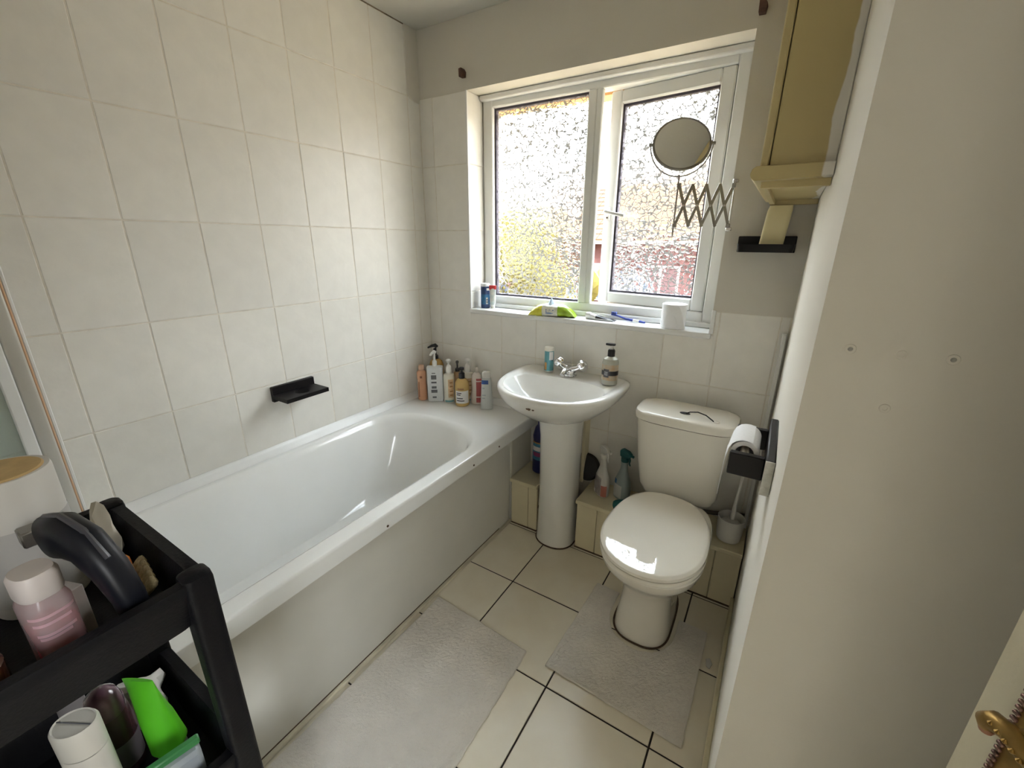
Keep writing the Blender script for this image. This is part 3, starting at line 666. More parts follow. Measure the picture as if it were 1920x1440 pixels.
# ================================================================== WALL FITTINGS
# soap / tumbler holder on the left tiles
sh = thing('tumbler_holder', 'black painted wooden tumbler holder on the left tiled wall above the bath', 'holder', (0, -0.86, 0.80))
box('back_plate', (0.001, -0.092, -0.036), (0.018, 0.092, 0.026), blackwoodM, sh, 0.002)
def plate_with_hole(name, x0, x1, y0, y1, z0, z1, hx, hy, hr, m, parent, n=32):
    import itertools
    ang = [2*PI*i/n + PI/n for i in range(n)]
    inn = [(hx+hr*math.cos(a), hy+hr*1.0*math.sin(a)) for a in ang]; out = []
    for a in ang:
        c, s = math.cos(a), math.sin(a)
        tx = ((x1-hx)/c if c > 0 else (x0-hx)/c) if abs(c) > 1e-9 else 1e9
        ty = ((y1-hy)/s if s > 0 else (y0-hy)/s) if abs(s) > 1e-9 else 1e9
        t = min(tx, ty); out.append((hx+t*c, hy+t*s))
    # snap nearest points to the corners
    for cx_, cy_ in itertools.product((x0, x1), (y0, y1)):
        k = min(range(n), key=lambda i: (out[i][0]-cx_)**2+(out[i][1]-cy_)**2); out[k] = (cx_, cy_)
    v = [(x, y, z0) for x, y in out]+[(x, y, z1) for x, y in out]+[(x, y, z0) for x, y in inn]+[(x, y, z1) for x, y in inn]; f = []
    for i in range(n):
        j = (i+1) % n
        f += [(i, j, n+j, n+i), (n+i, n+j, 3*n+j, 3*n+i), (3*n+i, 3*n+j, 2*n+j, 2*n+i), (2*n+i, 2*n+j, j, i)]
    return obj(name, fix(me_from(name, v, f)), m, parent, 35)
plate_with_hole('shelf', 0.016, 0.112, -0.092, 0.092, -0.022, -0.006, 0.062, 0.005, 0.030, blackwoodM, sh)

# soap dish on the window wall with a standing bar of soap
dsh = thing('soap_dish', 'black soap dish on the wall right of the window', 'soap dish', (1.590, 0.0, 1.37))
box('back_plate', (-0.090, -0.014, -0.018), (0.088, 0.0, 0.036), blackwoodM, dsh, 0.002)
dish = [(D(0, -0.055, 0.082, 0.042, 0.042, 8, 8, 48), -0.016), (D(0, -0.055, 0.086, 0.044, 0.046, 8, 8, 48), 0.010), (D(0, -0.055, 0.080, 0.038, 0.040, 8, 8, 48), 0.010), (D(0, -0.055, 0.074, 0.032, 0.034, 6, 6, 48), -0.004)]
loft('dish', dish, blackwoodM, dsh)
sp = thing('soap_bar', 'tall pale yellow bar of soap standing in the black soap dish', 'soap', (1.603, -0.048, 1.3665), 0)
sb = loft('bar', [(D(0, 0, 0.030, 0.012, 0.012, 4, 4, 32), 0.0), (D(0.001, 0, 0.036, 0.015, 0.015, 4, 4, 32), 0.006), (D(0.010, 0, 0.036, 0.015, 0.015, 4, 4, 32), 0.12), (D(0.012, 0, 0.033, 0.012, 0.012, 4, 4, 32), 0.135)], soapM, sp)

# wall cabinet at the top right
cab = thing('wall_cabinet', 'olive cream painted wall cabinet with a moulded bottom ledge', 'cabinet', (1.645, -0.32, 1.50))
def c_(o): o.location = (-1.645, 0.32, -1.50); return o
ppM = mat_partpaint('cabinet_side_paint', (0.52, 0.42, 0.195), (0.78, 0.75, 0.68), 1.698)
c_(box('carcass', (1.592, -0.60, 1.52), (XR-0.0005, -0.03, 2.24), ppM, cab, 0.002))
dr = c_(box('door', (1.573, -0.602, 1.546), (1.590, -0.03, 2.24), oliveM, cab, 0.003))
tube('knob', [(1.573, -0.10, 1.75), (1.556, -0.10, 1.75), (1.55, -0.10, 1.75)], [.006, .010, .007], brassM, dr, 12)
led = [(1.560, 1.522), (1.557, 1.530), (1.560, 1.540), (1.567, 1.546), (XR-0.001, 1.546), (XR-0.001, 1.519), (1.567, 1.516)]
c_(prism('bottom_ledge', led, -0.622, -0.006, ppM, cab, axis='y', bevel=0.0015))
c_(box('underside_batten', (1.580, -0.585, 1.503), (XR-0.001, -0.565, 1.519), oliveM, cab, 0.001))
c_(box('underside_batten', (1.580, -0.050, 1.503), (XR-0.001, -0.030, 1.519), oliveM, cab, 0.001))
c_(box('underside_batten', (1.580, -0.565, 1.505), (1.594, -0.050, 1.519), oliveM, cab, 0.001))

# toilet roll holder on the right wall
th = thing('toilet_roll_holder', 'black wooden toilet roll holder with two arms on the right wall', 'roll holder', (XR, -0.72, 0.91))
bpq = box('back_plate', (-0.018, -0.145, -0.032), (0.0, 0.125, 0.046), blackwoodM, th, 0.003)
box('chipped_end', (-0.0185, -0.1465, -0.033), (-0.001, -0.1445, 0.046), mat('chipped_white_paint', (0.70, 0.68, 0.60), 0.7, var=0.3, nscale=60, col2=(0.75, 0.74, 0.68)), bpq)
for y in (-0.089, 0.083):
    box('arm', (-0.088, y-0.009, -0.026), (-0.018, y+0.009, 0.027), blackwoodM, th, 0.002)
tube('spindle', [(-0.060, -0.085, 0.016), (-0.060, 0.08, 0.016)], 0.010, mat('beige_plastic', (0.6, 0.55, 0.45), 0.5), th, 14)
tr_ = thing('toilet_roll', 'nearly used up white toilet roll hanging in the black roll holder', 'toilet roll', (XR-0.060, -0.722, 0.926))
def roll_mesh(name, r0, r1, y0, y1, n=36):
    v = []; f = []
    for i in range(n):
        a = 2*PI*i/n; c, s = math.cos(a), math.sin(a)
        v += [(r1*c, y0, r1*s), (r1*c, y1, r1*s), (r0*c, y1, r0*s), (r0*c, y0, r0*s)]
    for i in range(n):
        j = (i+1) % n
        for k in range(4): f.append((4*i+k, 4*j+k, 4*j+(k+1) % 4, 4*i+(k+1) % 4))
    return fix(me_from(name, v, f))
obj('roll', roll_mesh('roll', 0.019, 0.029, -0.062, 0.050), paperM, tr_, 40)
# hanging torn sheet: follows the roll, then drops on the room side
def sheet(name, path, w0, w1, m, parent, torn, nv=14, axis='y', th=0.0012):
    v = []; f = []; n = len(path)
    for i, (a, b) in enumerate(path):
        for k in range(nv+1):
            t = k/nv; y = w0+(w1-w0)*t
            b2 = b
            if i == n-1: b2 = b + torn[k % len(torn)]
            v.append((a, y, b2))
    m_ = len(v)
    for i, (a, b) in enumerate(path):
        for k in range(nv+1):
            x, y, z = v[i*(nv+1)+k]; v.append((x+th, y, z))
    def q(i, k, o=0): return o+i*(nv+1)+k
    for i in range(n-1):
        for k in range(nv):
            f.append((q(i, k), q(i, k+1), q(i+1, k+1), q(i+1, k))); f.append((q(i, k, m_), q(i+1, k, m_), q(i+1, k+1, m_), q(i, k+1, m_)))
        f.append((q(i, 0), q(i+1, 0), q(i+1, 0, m_), q(i, 0, m_))); f.append((q(i, nv), q(i, nv, m_), q(i+1, nv, m_), q(i+1, nv)))
    return obj(name, fix(me_from(name, v, f)), m, parent, 50)
pth = [(0.012, 0.0285), (0.0, 0.0308), (-0.010, 0.0302), (-0.020, 0.026), (-0.028, 0.018), (-0.033, 0.006), (-0.036, -0.010), (-0.039, -0.030), (-0.041, -0.045)]
sheet('torn_sheet', pth, -0.062, 0.050, paperM, tr_, [-0.075, -0.062, -0.045, -0.040, -0.022, -0.028, -0.012, -0.016, -0.004, 0.004, 0.0, 0.008, 0.004, 0.010, 0.008])

# shower screen folded against the left wall
ss = thing('shower_screen', 'shower screen with chrome profile folded against the left tiled wall', 'shower screen', (0.0, -1.75, 0.58))
cop = mat('peach_plastic_seal', (0.66, 0.42, 0.25), 0.4, var=0.05)
silM = mat('silver_profile', (0.62, 0.60, 0.56), 0.35, metal=0.5, var=0.03)
box('wall_profile', (0.001, 0.155, 0.0), (0.022, 0.1885, 1.42), silM, ss, 0.006, 3)
box('seal', (0.001, 0.189, 0.0), (0.012, 0.1945, 1.42), cop, ss, 0.002)
box('white_edge', (0.001, 0.195, 0.0), (0.009, 0.203, 1.42), whiteM, ss, 0.002)
box('glass', (0.014, -0.62, 0.0), (0.020, 0.155, 1.42), screenM, ss)
box('glass_stile', (0.008, 0.128, 0.0), (0.026, 0.1545, 1.42), whiteM, ss, 0.003)
box('glass_rib', (0.0205, 0.03, 0.0), (0.027, 0.045, 1.42), screenM, ss, 0.002)

# extending mirror fixed at the right side of the window
mi = thing('extending_mirror', 'round extending shaving mirror on a scissor arm beside the window', 'mirror', (1.462, 0.0, 1.50))
def m_(P): return (P[0]-1.462, P[1], P[2]-1.50)
tube('wall_rod', [m_((1.462, -0.014, 1.425)), m_((1.462, -0.014, 1.592))], 0.0032, chromeM, mi, 10)
for z in (1.588, 1.430):
    o = box('wall_clip', m_((1.453, -0.018, z-0.006)), m_((1.472, 0.001, z+0.006)), chromeM, mi, 0.002)
A = Vector((1.462, -0.014)); Bv = Vector((1.290, -0.105)); dirv = (Bv-A)
zc = 1.508; hh = 0.066; NS = 4
sbm = greymetM
def bar(p, q, side, nm='arm_strip'):
    p, q = Vector(p), Vector(q); d = (q-p).normalized(); nrm = Vector((dirv.y, -dirv.x, 0)).normalized(); wv = d.cross(nrm).normalized()*0.0052
    off = nrm*side*0.0015; t_ = nrm*0.0009; v = []
    for e in (p-d*0.004, q+d*0.004):
        for a, b in ((-1, -1), (1, -1), (1, 1), (-1, 1)): v.append(e+off+wv*a+t_*b)
    f = [(0, 1, 2, 3), (7, 6, 5, 4), (0, 4, 5, 1), (1, 5, 6, 2), (2, 6, 7, 3), (3, 7, 4, 0)]
    return obj(nm, fix(me_from(nm, [m_(x) for x in v], f)), sbm, mi)
def node(s, zz): return (A.x+dirv.x*s, A.y+dirv.y*s, zz)
# lazy-tongs: half cell, three full cells, half cell
ss_ = [0.0, 0.135, 0.38, 0.625, 0.87, 1.0]
zs_t = [1.568, zc]; 
for i in range(4):
    s0 = 0.02+i*0.24; s1 = s0+0.24
    bar(node(s0, zc+hh), node(s1, zc-hh), 1); bar(node(s0, zc-hh), node(s1, zc+hh), -1)
    lathe('rivet', [(0.004, -0.004), (0.004, 0.004)], chromeM, mi, 10).matrix_local = Matrix.Translation(m_(node((s0+s1)/2, zc))) @ Matrix.Rotation(PI/2, 4, 'X')
for s_, zz in ((0.02, zc+hh), (0.02, zc-hh), (0.98, zc+hh), (0.98, zc-hh)):
    p = node(s_, zz); box('sleeve', m_((p[0]-.007, p[1]-.007, p[2]-.007)), m_((p[0]+.007, p[1]+.007, p[2]+.007)), greymetM, mi, 0.0015)
E_ = Vector((*node(1.0, 0)[:2], 0))
tube('mirror_rod', [m_((E_.x, E_.y, 1.405)), m_((E_.x, E_.y, 1.607))], 0.003, greymetM, mi, 10)
MC = Vector((E_.x-0.004, E_.y, 1.703)); MR = 0.092
# yoke (half hoop) and tilted mirror disc
nd = Vector((0.30, -0.86, 0.40)).normalized()
sx_ = Vector((-nd.y, nd.x, 0)).normalized(); sz_ = nd.cross(sx_).normalized()
if sz_.z < 0: sz_ = -sz_
yk = [MC + (MR+0.009)*(math.cos(a)*sx_ + math.sin(a)*Vector((0, 0, 1))) for a in [PI+PI*k/24 for k in range(25)]]
tube('yoke', [m_(p) for p in yk], 0.0026, greymetM, mi, 8)
frame = [MC + MR*(math.cos(a)*sx_+math.sin(a)*sz_) for a in [2*PI*k/48 for k in range(48)]]
mf = tube('mirror_frame', [m_(p) for p in frame], 0.005, greymetM, mi, 10, True)
def disc(name, c, n, r, m, parent, k=48, th=0.003):
    a1 = n.cross(Vector((0, 0, 1))).normalized(); a2 = n.cross(a1).normalized(); v = []
    for off in (-th/2, th/2):
        for i in range(k): v.append(m_(c+n*off+r*(math.cos(2*PI*i/k)*a1+math.sin(2*PI*i/k)*a2)))
    f = [tuple(range(k)), tuple(range(k, 2*k))]+[(i, (i+1) % k, k+(i+1) % k, k+i) for i in range(k)]
    return obj(name, fix(me_from(name, v, f)), m, parent)
disc('mirror_face', MC+nd*0.002, nd, MR-0.002, mirrorM, mi)
for s_ in (-1, 1):
    p = MC + s_*(MR+0.008)*sx_
    tube('pivot_screw', [m_(p-s_*sx_*0.006), m_(p+s_*sx_*0.008)], 0.005, greymetM, mi, 10)

# old curtain-rail wall plugs
for nm, x, z, lab in (('wall_plug', 0.276, 2.098, 'small brown wooden block on the wall above the left window corner'), ('wall_plug', 1.462, 2.082, 'small brown wooden block on the wall above the right window corner')):
    o = prism(nm, [(x-0.010, z-0.016), (x+0.010, z-0.017), (x+0.013, z+0.004), (x+0.004, z+0.018), (x-0.011, z+0.016)], -0.024, 0.003, rawM, None, axis='y', bevel=0.001)
    tag(o, lab, 'wall plug', 'old blocks above the window')

# toilet brush
tb = thing('toilet_brush', 'white toilet brush in its round holder on the boxing by the right wall', 'toilet brush', (1.650, -0.138, 0.2625))
whp = mat('white_plastic', (0.80, 0.79, 0.76), 0.35, var=0.02)
lathe('holder', [(0.036, 0), (0.042, 0.004), (0.046, 0.03), (0.049, 0.095), (0.0495, 0.10), (0.046, 0.10), (0.044, 0.03), (0.03, 0.012)], whp, tb, 36)
tube('handle', [(0, 0, 0.02), (0.004, 0.006, 0.16), (0.008, 0.018, 0.24), (0.014, 0.026, 0.33), (0.015, 0.028, 0.36)], [.010, .007, .005, .009, .010], whp, tb, 14)
lathe('brush_head', [(0.012, 0.02), (0.034, 0.03), (0.036, 0.075), (0.014, 0.09)], mat('bristle', (0.72, 0.70, 0.66), 0.9, bump=0.6, bscale=300), tb, 24)
tag(tube('pipe', [(1.50, -0.03, 0.275), (1.58, -0.02, 0.285), (1.645, -0.012, 0.30), (1.70, -0.012, 0.31)], 0.009, mat('dull_pipe', (0.06, 0.045, 0.035), 0.6), None), 'dark pipe running along the wall behind the toilet brush', 'pipe')

# ================================================================== BOTTLES AND SMALL THINGS
wplM = mat('bottle_white', (0.80, 0.79, 0.75), 0.3, var=0.02)
blkcapM = mat('black_cap', (0.012, 0.012, 0.016), 0.3, var=0.2)
inkM = mat('grey_print', (0.16, 0.16, 0.17), 0.6, var=0.2)
DEG = -52
def pump(parent, z, m, h=0.045, nozzle=0.035, ang=-2.2, collar=0.012, hook=False):
    lathe('pump_collar', [(collar, 0), (collar, 0.016), (collar*0.55, 0.020)], m, parent, 20, loc=(0, 0, z))
    tube('pump_stem', [(0, 0, z+0.018), (0, 0, z+h)], 0.0038, m, parent, 10)
    c, s_ = math.cos(ang), math.sin(ang)
    tube('pump_head', [(-0.008*c, -0.008*s_, z+h+0.003), (0.006*c, 0.006*s_, z+h+0.005), (nozzle*0.6*c, nozzle*0.6*s_, z+h+0.003), (nozzle*c, nozzle*s_, z+h-0.006)], [.0085, .0085, .006, .0045], m, parent, 12)
# 1 peach slim bottle
P_ = BZ+0.001
def peach():
    prof = [(0.020, 0), (0.024, 0.003), (0.0235, 0.07), (0.022, 0.10), (0.025, 0.135), (0.024, 0.148), (0.016, 0.158)]
    t = thing('lotion_bottle', 'slim peach plastic bottle at the left end of the ledge, in the corner', 'bottle', (0.071, -0.172, P_), 0, 'bottles on the bath ledge')
    pm = mat('peach_plastic', (0.62, 0.33, 0.19), 0.35, var=0.06)
    lathe('body', prof, pm, t, 28)
    lathe('cap', [(0.0145, 0.156), (0.015, 0.178), (0.012, 0.184)], mat('peach_cap', (0.60, 0.38, 0.26), 0.4), t, 24)
    wraplabel('print', prof, 0.120, 0.132, DEG-18, DEG+10, mat('brown_print', (0.25, 0.10, 0.05), 0.5), t)
    wraplabel('print', prof, 0.02, 0.10, DEG-45, DEG-30, mat('brown_print', (0.25, 0.10, 0.05), 0.5), t)
peach()
# 2 amber bottle with black hooked pump, behind
def amber():
    prof = [(0.034, 0), (0.037, 0.004), (0.037, 0.165), (0.030, 0.186), (0.014, 0.198)]
    t = thing('pump_bottle', 'tall amber bottle with a black hooked pump behind the clear bottle', 'bottle', (0.088, -0.068, P_), 0, 'bottles on the bath ledge')
    lathe('body', prof, mat('amber_plastic', (0.55, 0.33, 0.10), 0.25, var=0.05), t, 32)
    lathe('pump_collar', [(0.013, 0.196), (0.013, 0.214), (0.007, 0.220)], blkcapM, t, 20)
    tube('pump_stem', [(0, 0, 0.216), (0, 0, 0.262)], 0.0045, blkcapM, t)
    tube('pump_head', [(0.012, -0.002, 0.264), (0, 0, 0.268), (-0.018, -0.010, 0.264), (-0.036, -0.020, 0.254)], [.007, .010, .007, .004], blkcapM, t, 12)
    tube('pump_trigger', [(-0.004, -0.004, 0.252), (-0.010, -0.007, 0.236), (-0.008, -0.006, 0.222)], [.005, .004, .003], blkcapM, t, 10)
amber()
# 3 large translucent rectangular bottle with white pump
def clearbig():
    prof = [(0.036, 0), (0.040, 0.006), (0.041, 0.17), (0.040, 0.178), (0.013, 0.182)]
    t = thing('pump_bottle', 'large square translucent white bottle with white pump on the ledge', 'bottle', (0.140, -0.140, P_), math.radians(38), 'bottles on the bath ledge')
    lathe('body', prof, mat('frosted_plastic', (0.74, 0.76, 0.77), 0.3, var=0.02, sss=0.05), t, 40, sx=1.0, sy=0.62, ex=7)
    lathe('cap', [(0.012, 0.180), (0.012, 0.205), (0.008, 0.212)], wplM, t, 20)
    tube('pump_stem', [(0, 0, 0.205), (0, 0, 0.246)], 0.006, wplM, t)
    tube('pump_head', [(0.010, 0.0, 0.250), (0, 0, 0.254), (-0.012, -0.004, 0.246), (-0.020, -0.006, 0.236)], [.007, .010, .007, .005], wplM, t, 12)
    for z0, z1, w in ((0.148, 0.152, 8), (0.118, 0.140, 12), (0.098, 0.106, 12), (0.070, 0.082, 11), (0.048, 0.064, 14), (0.020, 0.028, 9)):
        box('print', (-0.006-w*0.0011, -0.0262, z0), (-0.006+w*0.0011, -0.0250, z1), inkM, t)
clearbig()
# 4/5 white bottles with peach print
def whitepump(lab, loc, tint):
    prof = [(0.025, 0), (0.028, 0.004), (0.028, 0.13), (0.026, 0.146), (0.014, 0.152)]
    t = thing('pump_bottle', lab, 'bottle', loc, 0, 'bottles on the bath ledge')
    lathe('body', prof, mat('ivory_plastic', (0.80, 0.77, 0.66), 0.3, var=0.02), t, 30)
    lathe('cap', [(0.0145, 0.150), (0.0145, 0.182), (0.010, 0.190), (0.005, 0.196)], wplM, t, 22)
    lathe('pump_button', [(0.004, 0.194), (0.006, 0.205), (0.013, 0.212), (0.013, 0.218), (0.008, 0.222)], wplM, t, 22)
    wraplabel('print', prof, 0.03, 0.125, DEG-10, DEG+50, mat('peach_print', (0.70, 0.50, 0.30), 0.5, var=0.3, nscale=40), t)
    wraplabel('print', prof, 0.006, 0.016, DEG-50, DEG+50, mat('teal_print', (0.20, 0.45, 0.47), 0.5), t)
    for z0 in (0.105, 0.085, 0.06, 0.04): wraplabel('print', prof, z0, z0+0.006, DEG+6, DEG+38, mat('brown_print2', (0.40, 0.20, 0.08), 0.5), t, off=0.0012, nz=1)
whitepump('ivory pump bottle with peach print, left of the honey bottle', (0.218, -0.118, P_), 0)
whitepump('ivory pump bottle standing behind the honey bottle', (0.290, -0.045, P_), 1)
def darkpump():
    prof = [(0.024, 0), (0.026, 0.004), (0.026, 0.13), (0.015, 0.148)]
    t = thing('pump_bottle', 'brown bottle with black pump squeezed between the two ivory bottles', 'bottle', (0.228, -0.056, P_), 0, 'bottles on the bath ledge')
    lathe('body', prof, mat('brown_plastic', (0.40, 0.25, 0.12), 0.3), t, 26)
    pump(t, 0.146, blkcapM, 0.046, 0.022, -0.9)
darkpump()
# honey bottle
def honey():
    prof = [(0.030, 0), (0.035, 0.004), (0.036, 0.02), (0.036, 0.10), (0.034, 0.118), (0.024, 0.134), (0.012, 0.140)]
    t = thing('pump_bottle', 'round honey yellow bottle with white label and black pump in front', 'bottle', (0.306, -0.118, P_), 0, 'bottles on the bath ledge')
    lathe('body', prof, mat('honey_plastic', (0.66, 0.45, 0.17), 0.2, var=0.05, sss=0.05), t, 36)
    lathe('pump_collar', [(0.015, 0.138), (0.015, 0.165), (0.009, 0.168)], blkcapM, t, 22)
    lathe('pump_head', [(0.006, 0.166), (0.006, 0.178), (0.013, 0.182), (0.013, 0.192), (0.008, 0.195)], blkcapM, t, 20)
    tube('pump_nozzle', [(0, 0, 0.188), (-0.020, -0.014, 0.186)], 0.004, blkcapM, t)
    l = wraplabel('label', prof, 0.018, 0.082, DEG-58, DEG+58, mat('label_white', (0.80, 0.79, 0.77), 0.5), t)
    for z0, a0, a1 in ((0.069, -48, -6), (0.060, -48, -14), (0.042, -48, 4), (0.030, -48, 16)):
        wraplabel('print', prof, z0, z0+0.0045, DEG+a0, DEG+a1, blkcapM, l, off=0.0011, nz=1)
    wraplabel('print', prof, 0.088, 0.096, DEG-38, DEG+14, mat('brown_print2', (0.40, 0.20, 0.08), 0.5), t, nz=1)
honey()
def curvy():
    t = thing('shampoo_bottle', 'curvy white shampoo bottle with a red label beside the honey bottle', 'bottle', (0.362, -0.060, P_), math.radians(20), 'bottles on the bath ledge')
    prof = [(0.028, 0), (0.034, 0.006), (0.034, 0.04), (0.027, 0.075), (0.029, 0.12), (0.024, 0.150), (0.012, 0.163)]
    lathe('body', prof, mat('pearl_plastic', (0.78, 0.70, 0.64), 0.3, var=0.02), t, 34, sy=0.6)
    lathe('cap', [(0.009, 0.160), (0.008, 0.182), (0.005, 0.190)], mat('pearl_cap', (0.74, 0.70, 0.66), 0.4), t, 18)
    wraplabel('label', prof, 0.012, 0.135, -88, -20, mat('red_label', (0.42, 0.08, 0.08), 0.5, var=0.1), t, sy=0.6)
curvy()
def lotion():
    t = thing('lotion_bottle', 'pale grey flat bottle with a blue label at the right end of the ledge', 'bottle', (0.447, -0.092, P_), math.radians(30), 'bottles on the bath ledge')
    prof = [(0.028, 0), (0.031, 0.004), (0.030, 0.03), (0.026, 0.10), (0.024, 0.150), (0.020, 0.160)]
    lathe('body', prof, mat('pale_plastic', (0.62, 0.64, 0.62), 0.3, var=0.02), t, 34, sy=0.62, ex=3)
    lathe('cap', [(0.020, 0.158), (0.020, 0.182), (0.017, 0.188)], wplM, t, 24, sy=0.7, ex=3)
    wraplabel('label', prof, 0.128, 0.148, -150, -75, mat('blue_label', (0.03, 0.09, 0.32), 0.4), t, sy=0.62, ex=3)
    for z0, a1 in ((0.105, -100), (0.070, -92), (0.055, -96)): wraplabel('print', prof, z0, z0+0.006, -130, a1, mat('faint_print', (0.40, 0.45, 0.47), 0.5), t, sy=0.62, ex=3, nz=1)
lotion()

for o in list(COL.objects):
    if o.get('group') == 'bottles on the bath ledge': o.scale = (1.06, 1.06, 1.08)
# on the basin
SB = 0.8035
def tin():
    t = thing('talc_tin', 'small turquoise cardboard tube with white lid on the basin', 'tube', (0.792, -0.070, SB))
    prof = [(0.0205, 0.0), (0.0215, 0.003), (0.0215, 0.100)]
    lathe('body', prof, mat('turquoise_print', (0.10, 0.30, 0.33), 0.5, var=0.2, nscale=30), t, 28)
    lathe('lid', [(0.0225, 0.099), (0.0225, 0.112), (0.020, 0.117), (0.017, 0.1165)], mat('cream_lid', (0.78, 0.74, 0.64), 0.4), t, 28)
    wraplabel('label', prof, 0.058, 0.096, -62, -8, mat('label_white', (0.80, 0.79, 0.77), 0.5), t)
    wraplabel('print', prof, 0.052, 0.058, -30, -18, blkcapM, t)
    wraplabel('print', prof, 0.010, 0.045, -125, -92, mat('orange_print', (0.60, 0.30, 0.08), 0.5, var=0.2), t)
    wraplabel('base_band', prof, 0.0, 0.006, -180, 180, wplM, t, na=28, nz=1)
tin()
def hand():
    t = thing('hand_soap', 'clear hand soap bottle with black pump and floral label on the basin', 'soap bottle', (1.098, -0.098, SB))
    prof = [(0.031, 0), (0.034, 0.003), (0.0345, 0.06), (0.0345, 0.095), (0.030, 0.112), (0.016, 0.122)]
    lathe('body', prof, mat_clear('clear_soap', (0.80, 0.80, 0.70), 0.45, 0.08), t, 34)
    lathe('soap_liquid', [(0.029, 0.004), (0.031, 0.007), (0.031, 0.05)], mat_clear('soap_liquid', (0.80, 0.78, 0.62), 0.4, 0.1), t, 28)
    l = wraplabel('label', prof, 0.022, 0.090, -150, 10, mat('floral_label', (0.72, 0.66, 0.52), 0.5, var=0.4, nscale=45, col2=(0.42, 0.26, 0.12)), t, na=24)
    wraplabel('band', prof, 0.044, 0.064, -150, 10, blkcapM, l, off=0.0012, na=24)
    wraplabel('badge', prof, 0.036, 0.072, -118, -78, mat('badge', (0.035, 0.03, 0.035), 0.4), l, off=0.0018)
    for z0 in (0.058, 0.052, 0.046): wraplabel('print', prof, z0, z0+0.0025, -110, -86, mat('pale_print', (0.5, 0.5, 0.5), 0.5), l, off=0.0026, nz=1)
    lathe('pump_collar', [(0.0155, 0.120), (0.0155, 0.146), (0.012, 0.152)], blkcapM, t, 24)
    tube('pump_stem', [(0, 0, 0.150), (0, 0, 0.170)], 0.004, wplM, t)
    prism('pump_head', [(-0.026, -0.004), (-0.010, -0.010), (0.012, -0.009), (0.016, 0.0), (0.012, 0.009), (-0.010, 0.010), (-0.026, 0.004)], 0.168, 0.177, blkcapM, t, bevel=0.002).rotation_euler = (0, 0, 0.25)
hand()

# under the basin
BT = 0.2625
def bleach():
    t = thing('bleach_bottle', 'dark blue cleaner bottle with label tucked behind the pedestal', 'bottle', (0.765, -0.075, BT))
    prof = [(0.038, 0), (0.042, 0.005), (0.042, 0.11), (0.039, 0.17), (0.042, 0.20), (0.030, 0.245), (0.016, 0.262)]
    lathe('body', prof, mat('navy_plastic', (0.012, 0.014, 0.10), 0.3, var=0.1), t, 30, sy=0.75)
    lathe('cap', [(0.017, 0.260), (0.017, 0.298), (0.012, 0.305)], mat('navy_cap', (0.015, 0.012, 0.12), 0.4), t, 22)
    l = wraplabel('label', prof, 0.075, 0.165, -170, 0, mat('blue_label2', (0.05, 0.22, 0.36), 0.4, var=0.4, nscale=30), t, sy=0.75, na=24)
    wraplabel('print', prof, 0.125, 0.148, -140, -40, mat('label_white', (0.8, 0.79, 0.77), 0.5), l, off=0.0013, sy=0.75)
    wraplabel('print', prof, 0.165, 0.172, -165, -10, mat('orange_print', (0.60, 0.30, 0.08), 0.5), l, off=0.0013, sy=0.75, nz=1)
    wraplabel('print', prof, 0.095, 0.118, -130, -50, mat('magenta_print', (0.22, 0.03, 0.12), 0.5), l, off=0.0013, sy=0.75)
bleach()
def spray(lab, loc, rz, bodyc, capm, labels, tilt=0):
    t = thing('spray_bottle', lab, 'spray bottle', loc, rz, 'spray bottles on the boxing')
    prof = [(0.036, 0), (0.041, 0.005), (0.042, 0.05), (0.038, 0.095), (0.026, 0.125), (0.018, 0.15), (0.0165, 0.172), (0.0185, 0.176), (0.0165, 0.182), (0.014, 0.192)]
    lathe('body', prof, bodyc, t, 32, sy=0.62, ex=2.4)
    lathe('collar', [(0.017, 0.190), (0.0175, 0.206), (0.013, 0.210)], capm, t, 22)
    out = [(-0.024, 0.210), (-0.026, 0.236), (-0.016, 0.248), (0.020, 0.246), (0.036, 0.236), (0.038, 0.224), (0.026, 0.222), (0.018, 0.216), (0.012, 0.206), (-0.012, 0.206)]
    h_ = prism('trigger_head', out, -0.010, 0.010, capm, t, axis='y', bevel=0.003)
    tube('trigger', [(0.022, 0, 0.222), (0.028, 0, 0.205), (0.026, 0, 0.190), (0.032, 0, 0.180)], [.005, .0045, .004, .003], capm, h_, 10)
    tube('nozzle', [(0.036, 0, 0.230), (0.046, 0, 0.230)], 0.006, capm, h_, 12)
    for z0, z1, a0, a1, m in labels: wraplabel('label', prof, z0, z1, a0, a1, m, t, sy=0.62, ex=2.4, na=18)
    return t
wsp = mat('spray_white', (0.62, 0.60, 0.56), 0.35, var=0.02)
spray('white spray bottle with grey and salmon label between pedestal and toilet', (1.107, -0.105, BT), math.radians(-35), wsp, wsp,
      [(0.008, 0.098, -150, -62, mat('grey_label', (0.30, 0.27, 0.27), 0.5, var=0.3, nscale=35)), (0.006, 0.062, -60, -5, mat('salmon_label', (0.48, 0.17, 0.13), 0.5, var=0.15)), (0.01, 0.025, -140, -110, mat('label_white', (0.8, .79, .77), .5))])
tealM = mat('dark_teal_plastic', (0.006, 0.08, 0.085), 0.35, var=0.1)
spray('translucent grey spray bottle with dark teal trigger against the cistern', (1.198, -0.090, BT), math.radians(-25), mat('grey_translucent', (0.30, 0.35, 0.34), 0.3, var=0.05), tealM,
      [(0.012, 0.075, -150, -70, mat('pale_label', (0.58, 0.58, 0.54), 0.5, var=0.1)), (0.076, 0.098, -150, -110, mat('blue_label3', (0.03, 0.14, 0.34), 0.5))])
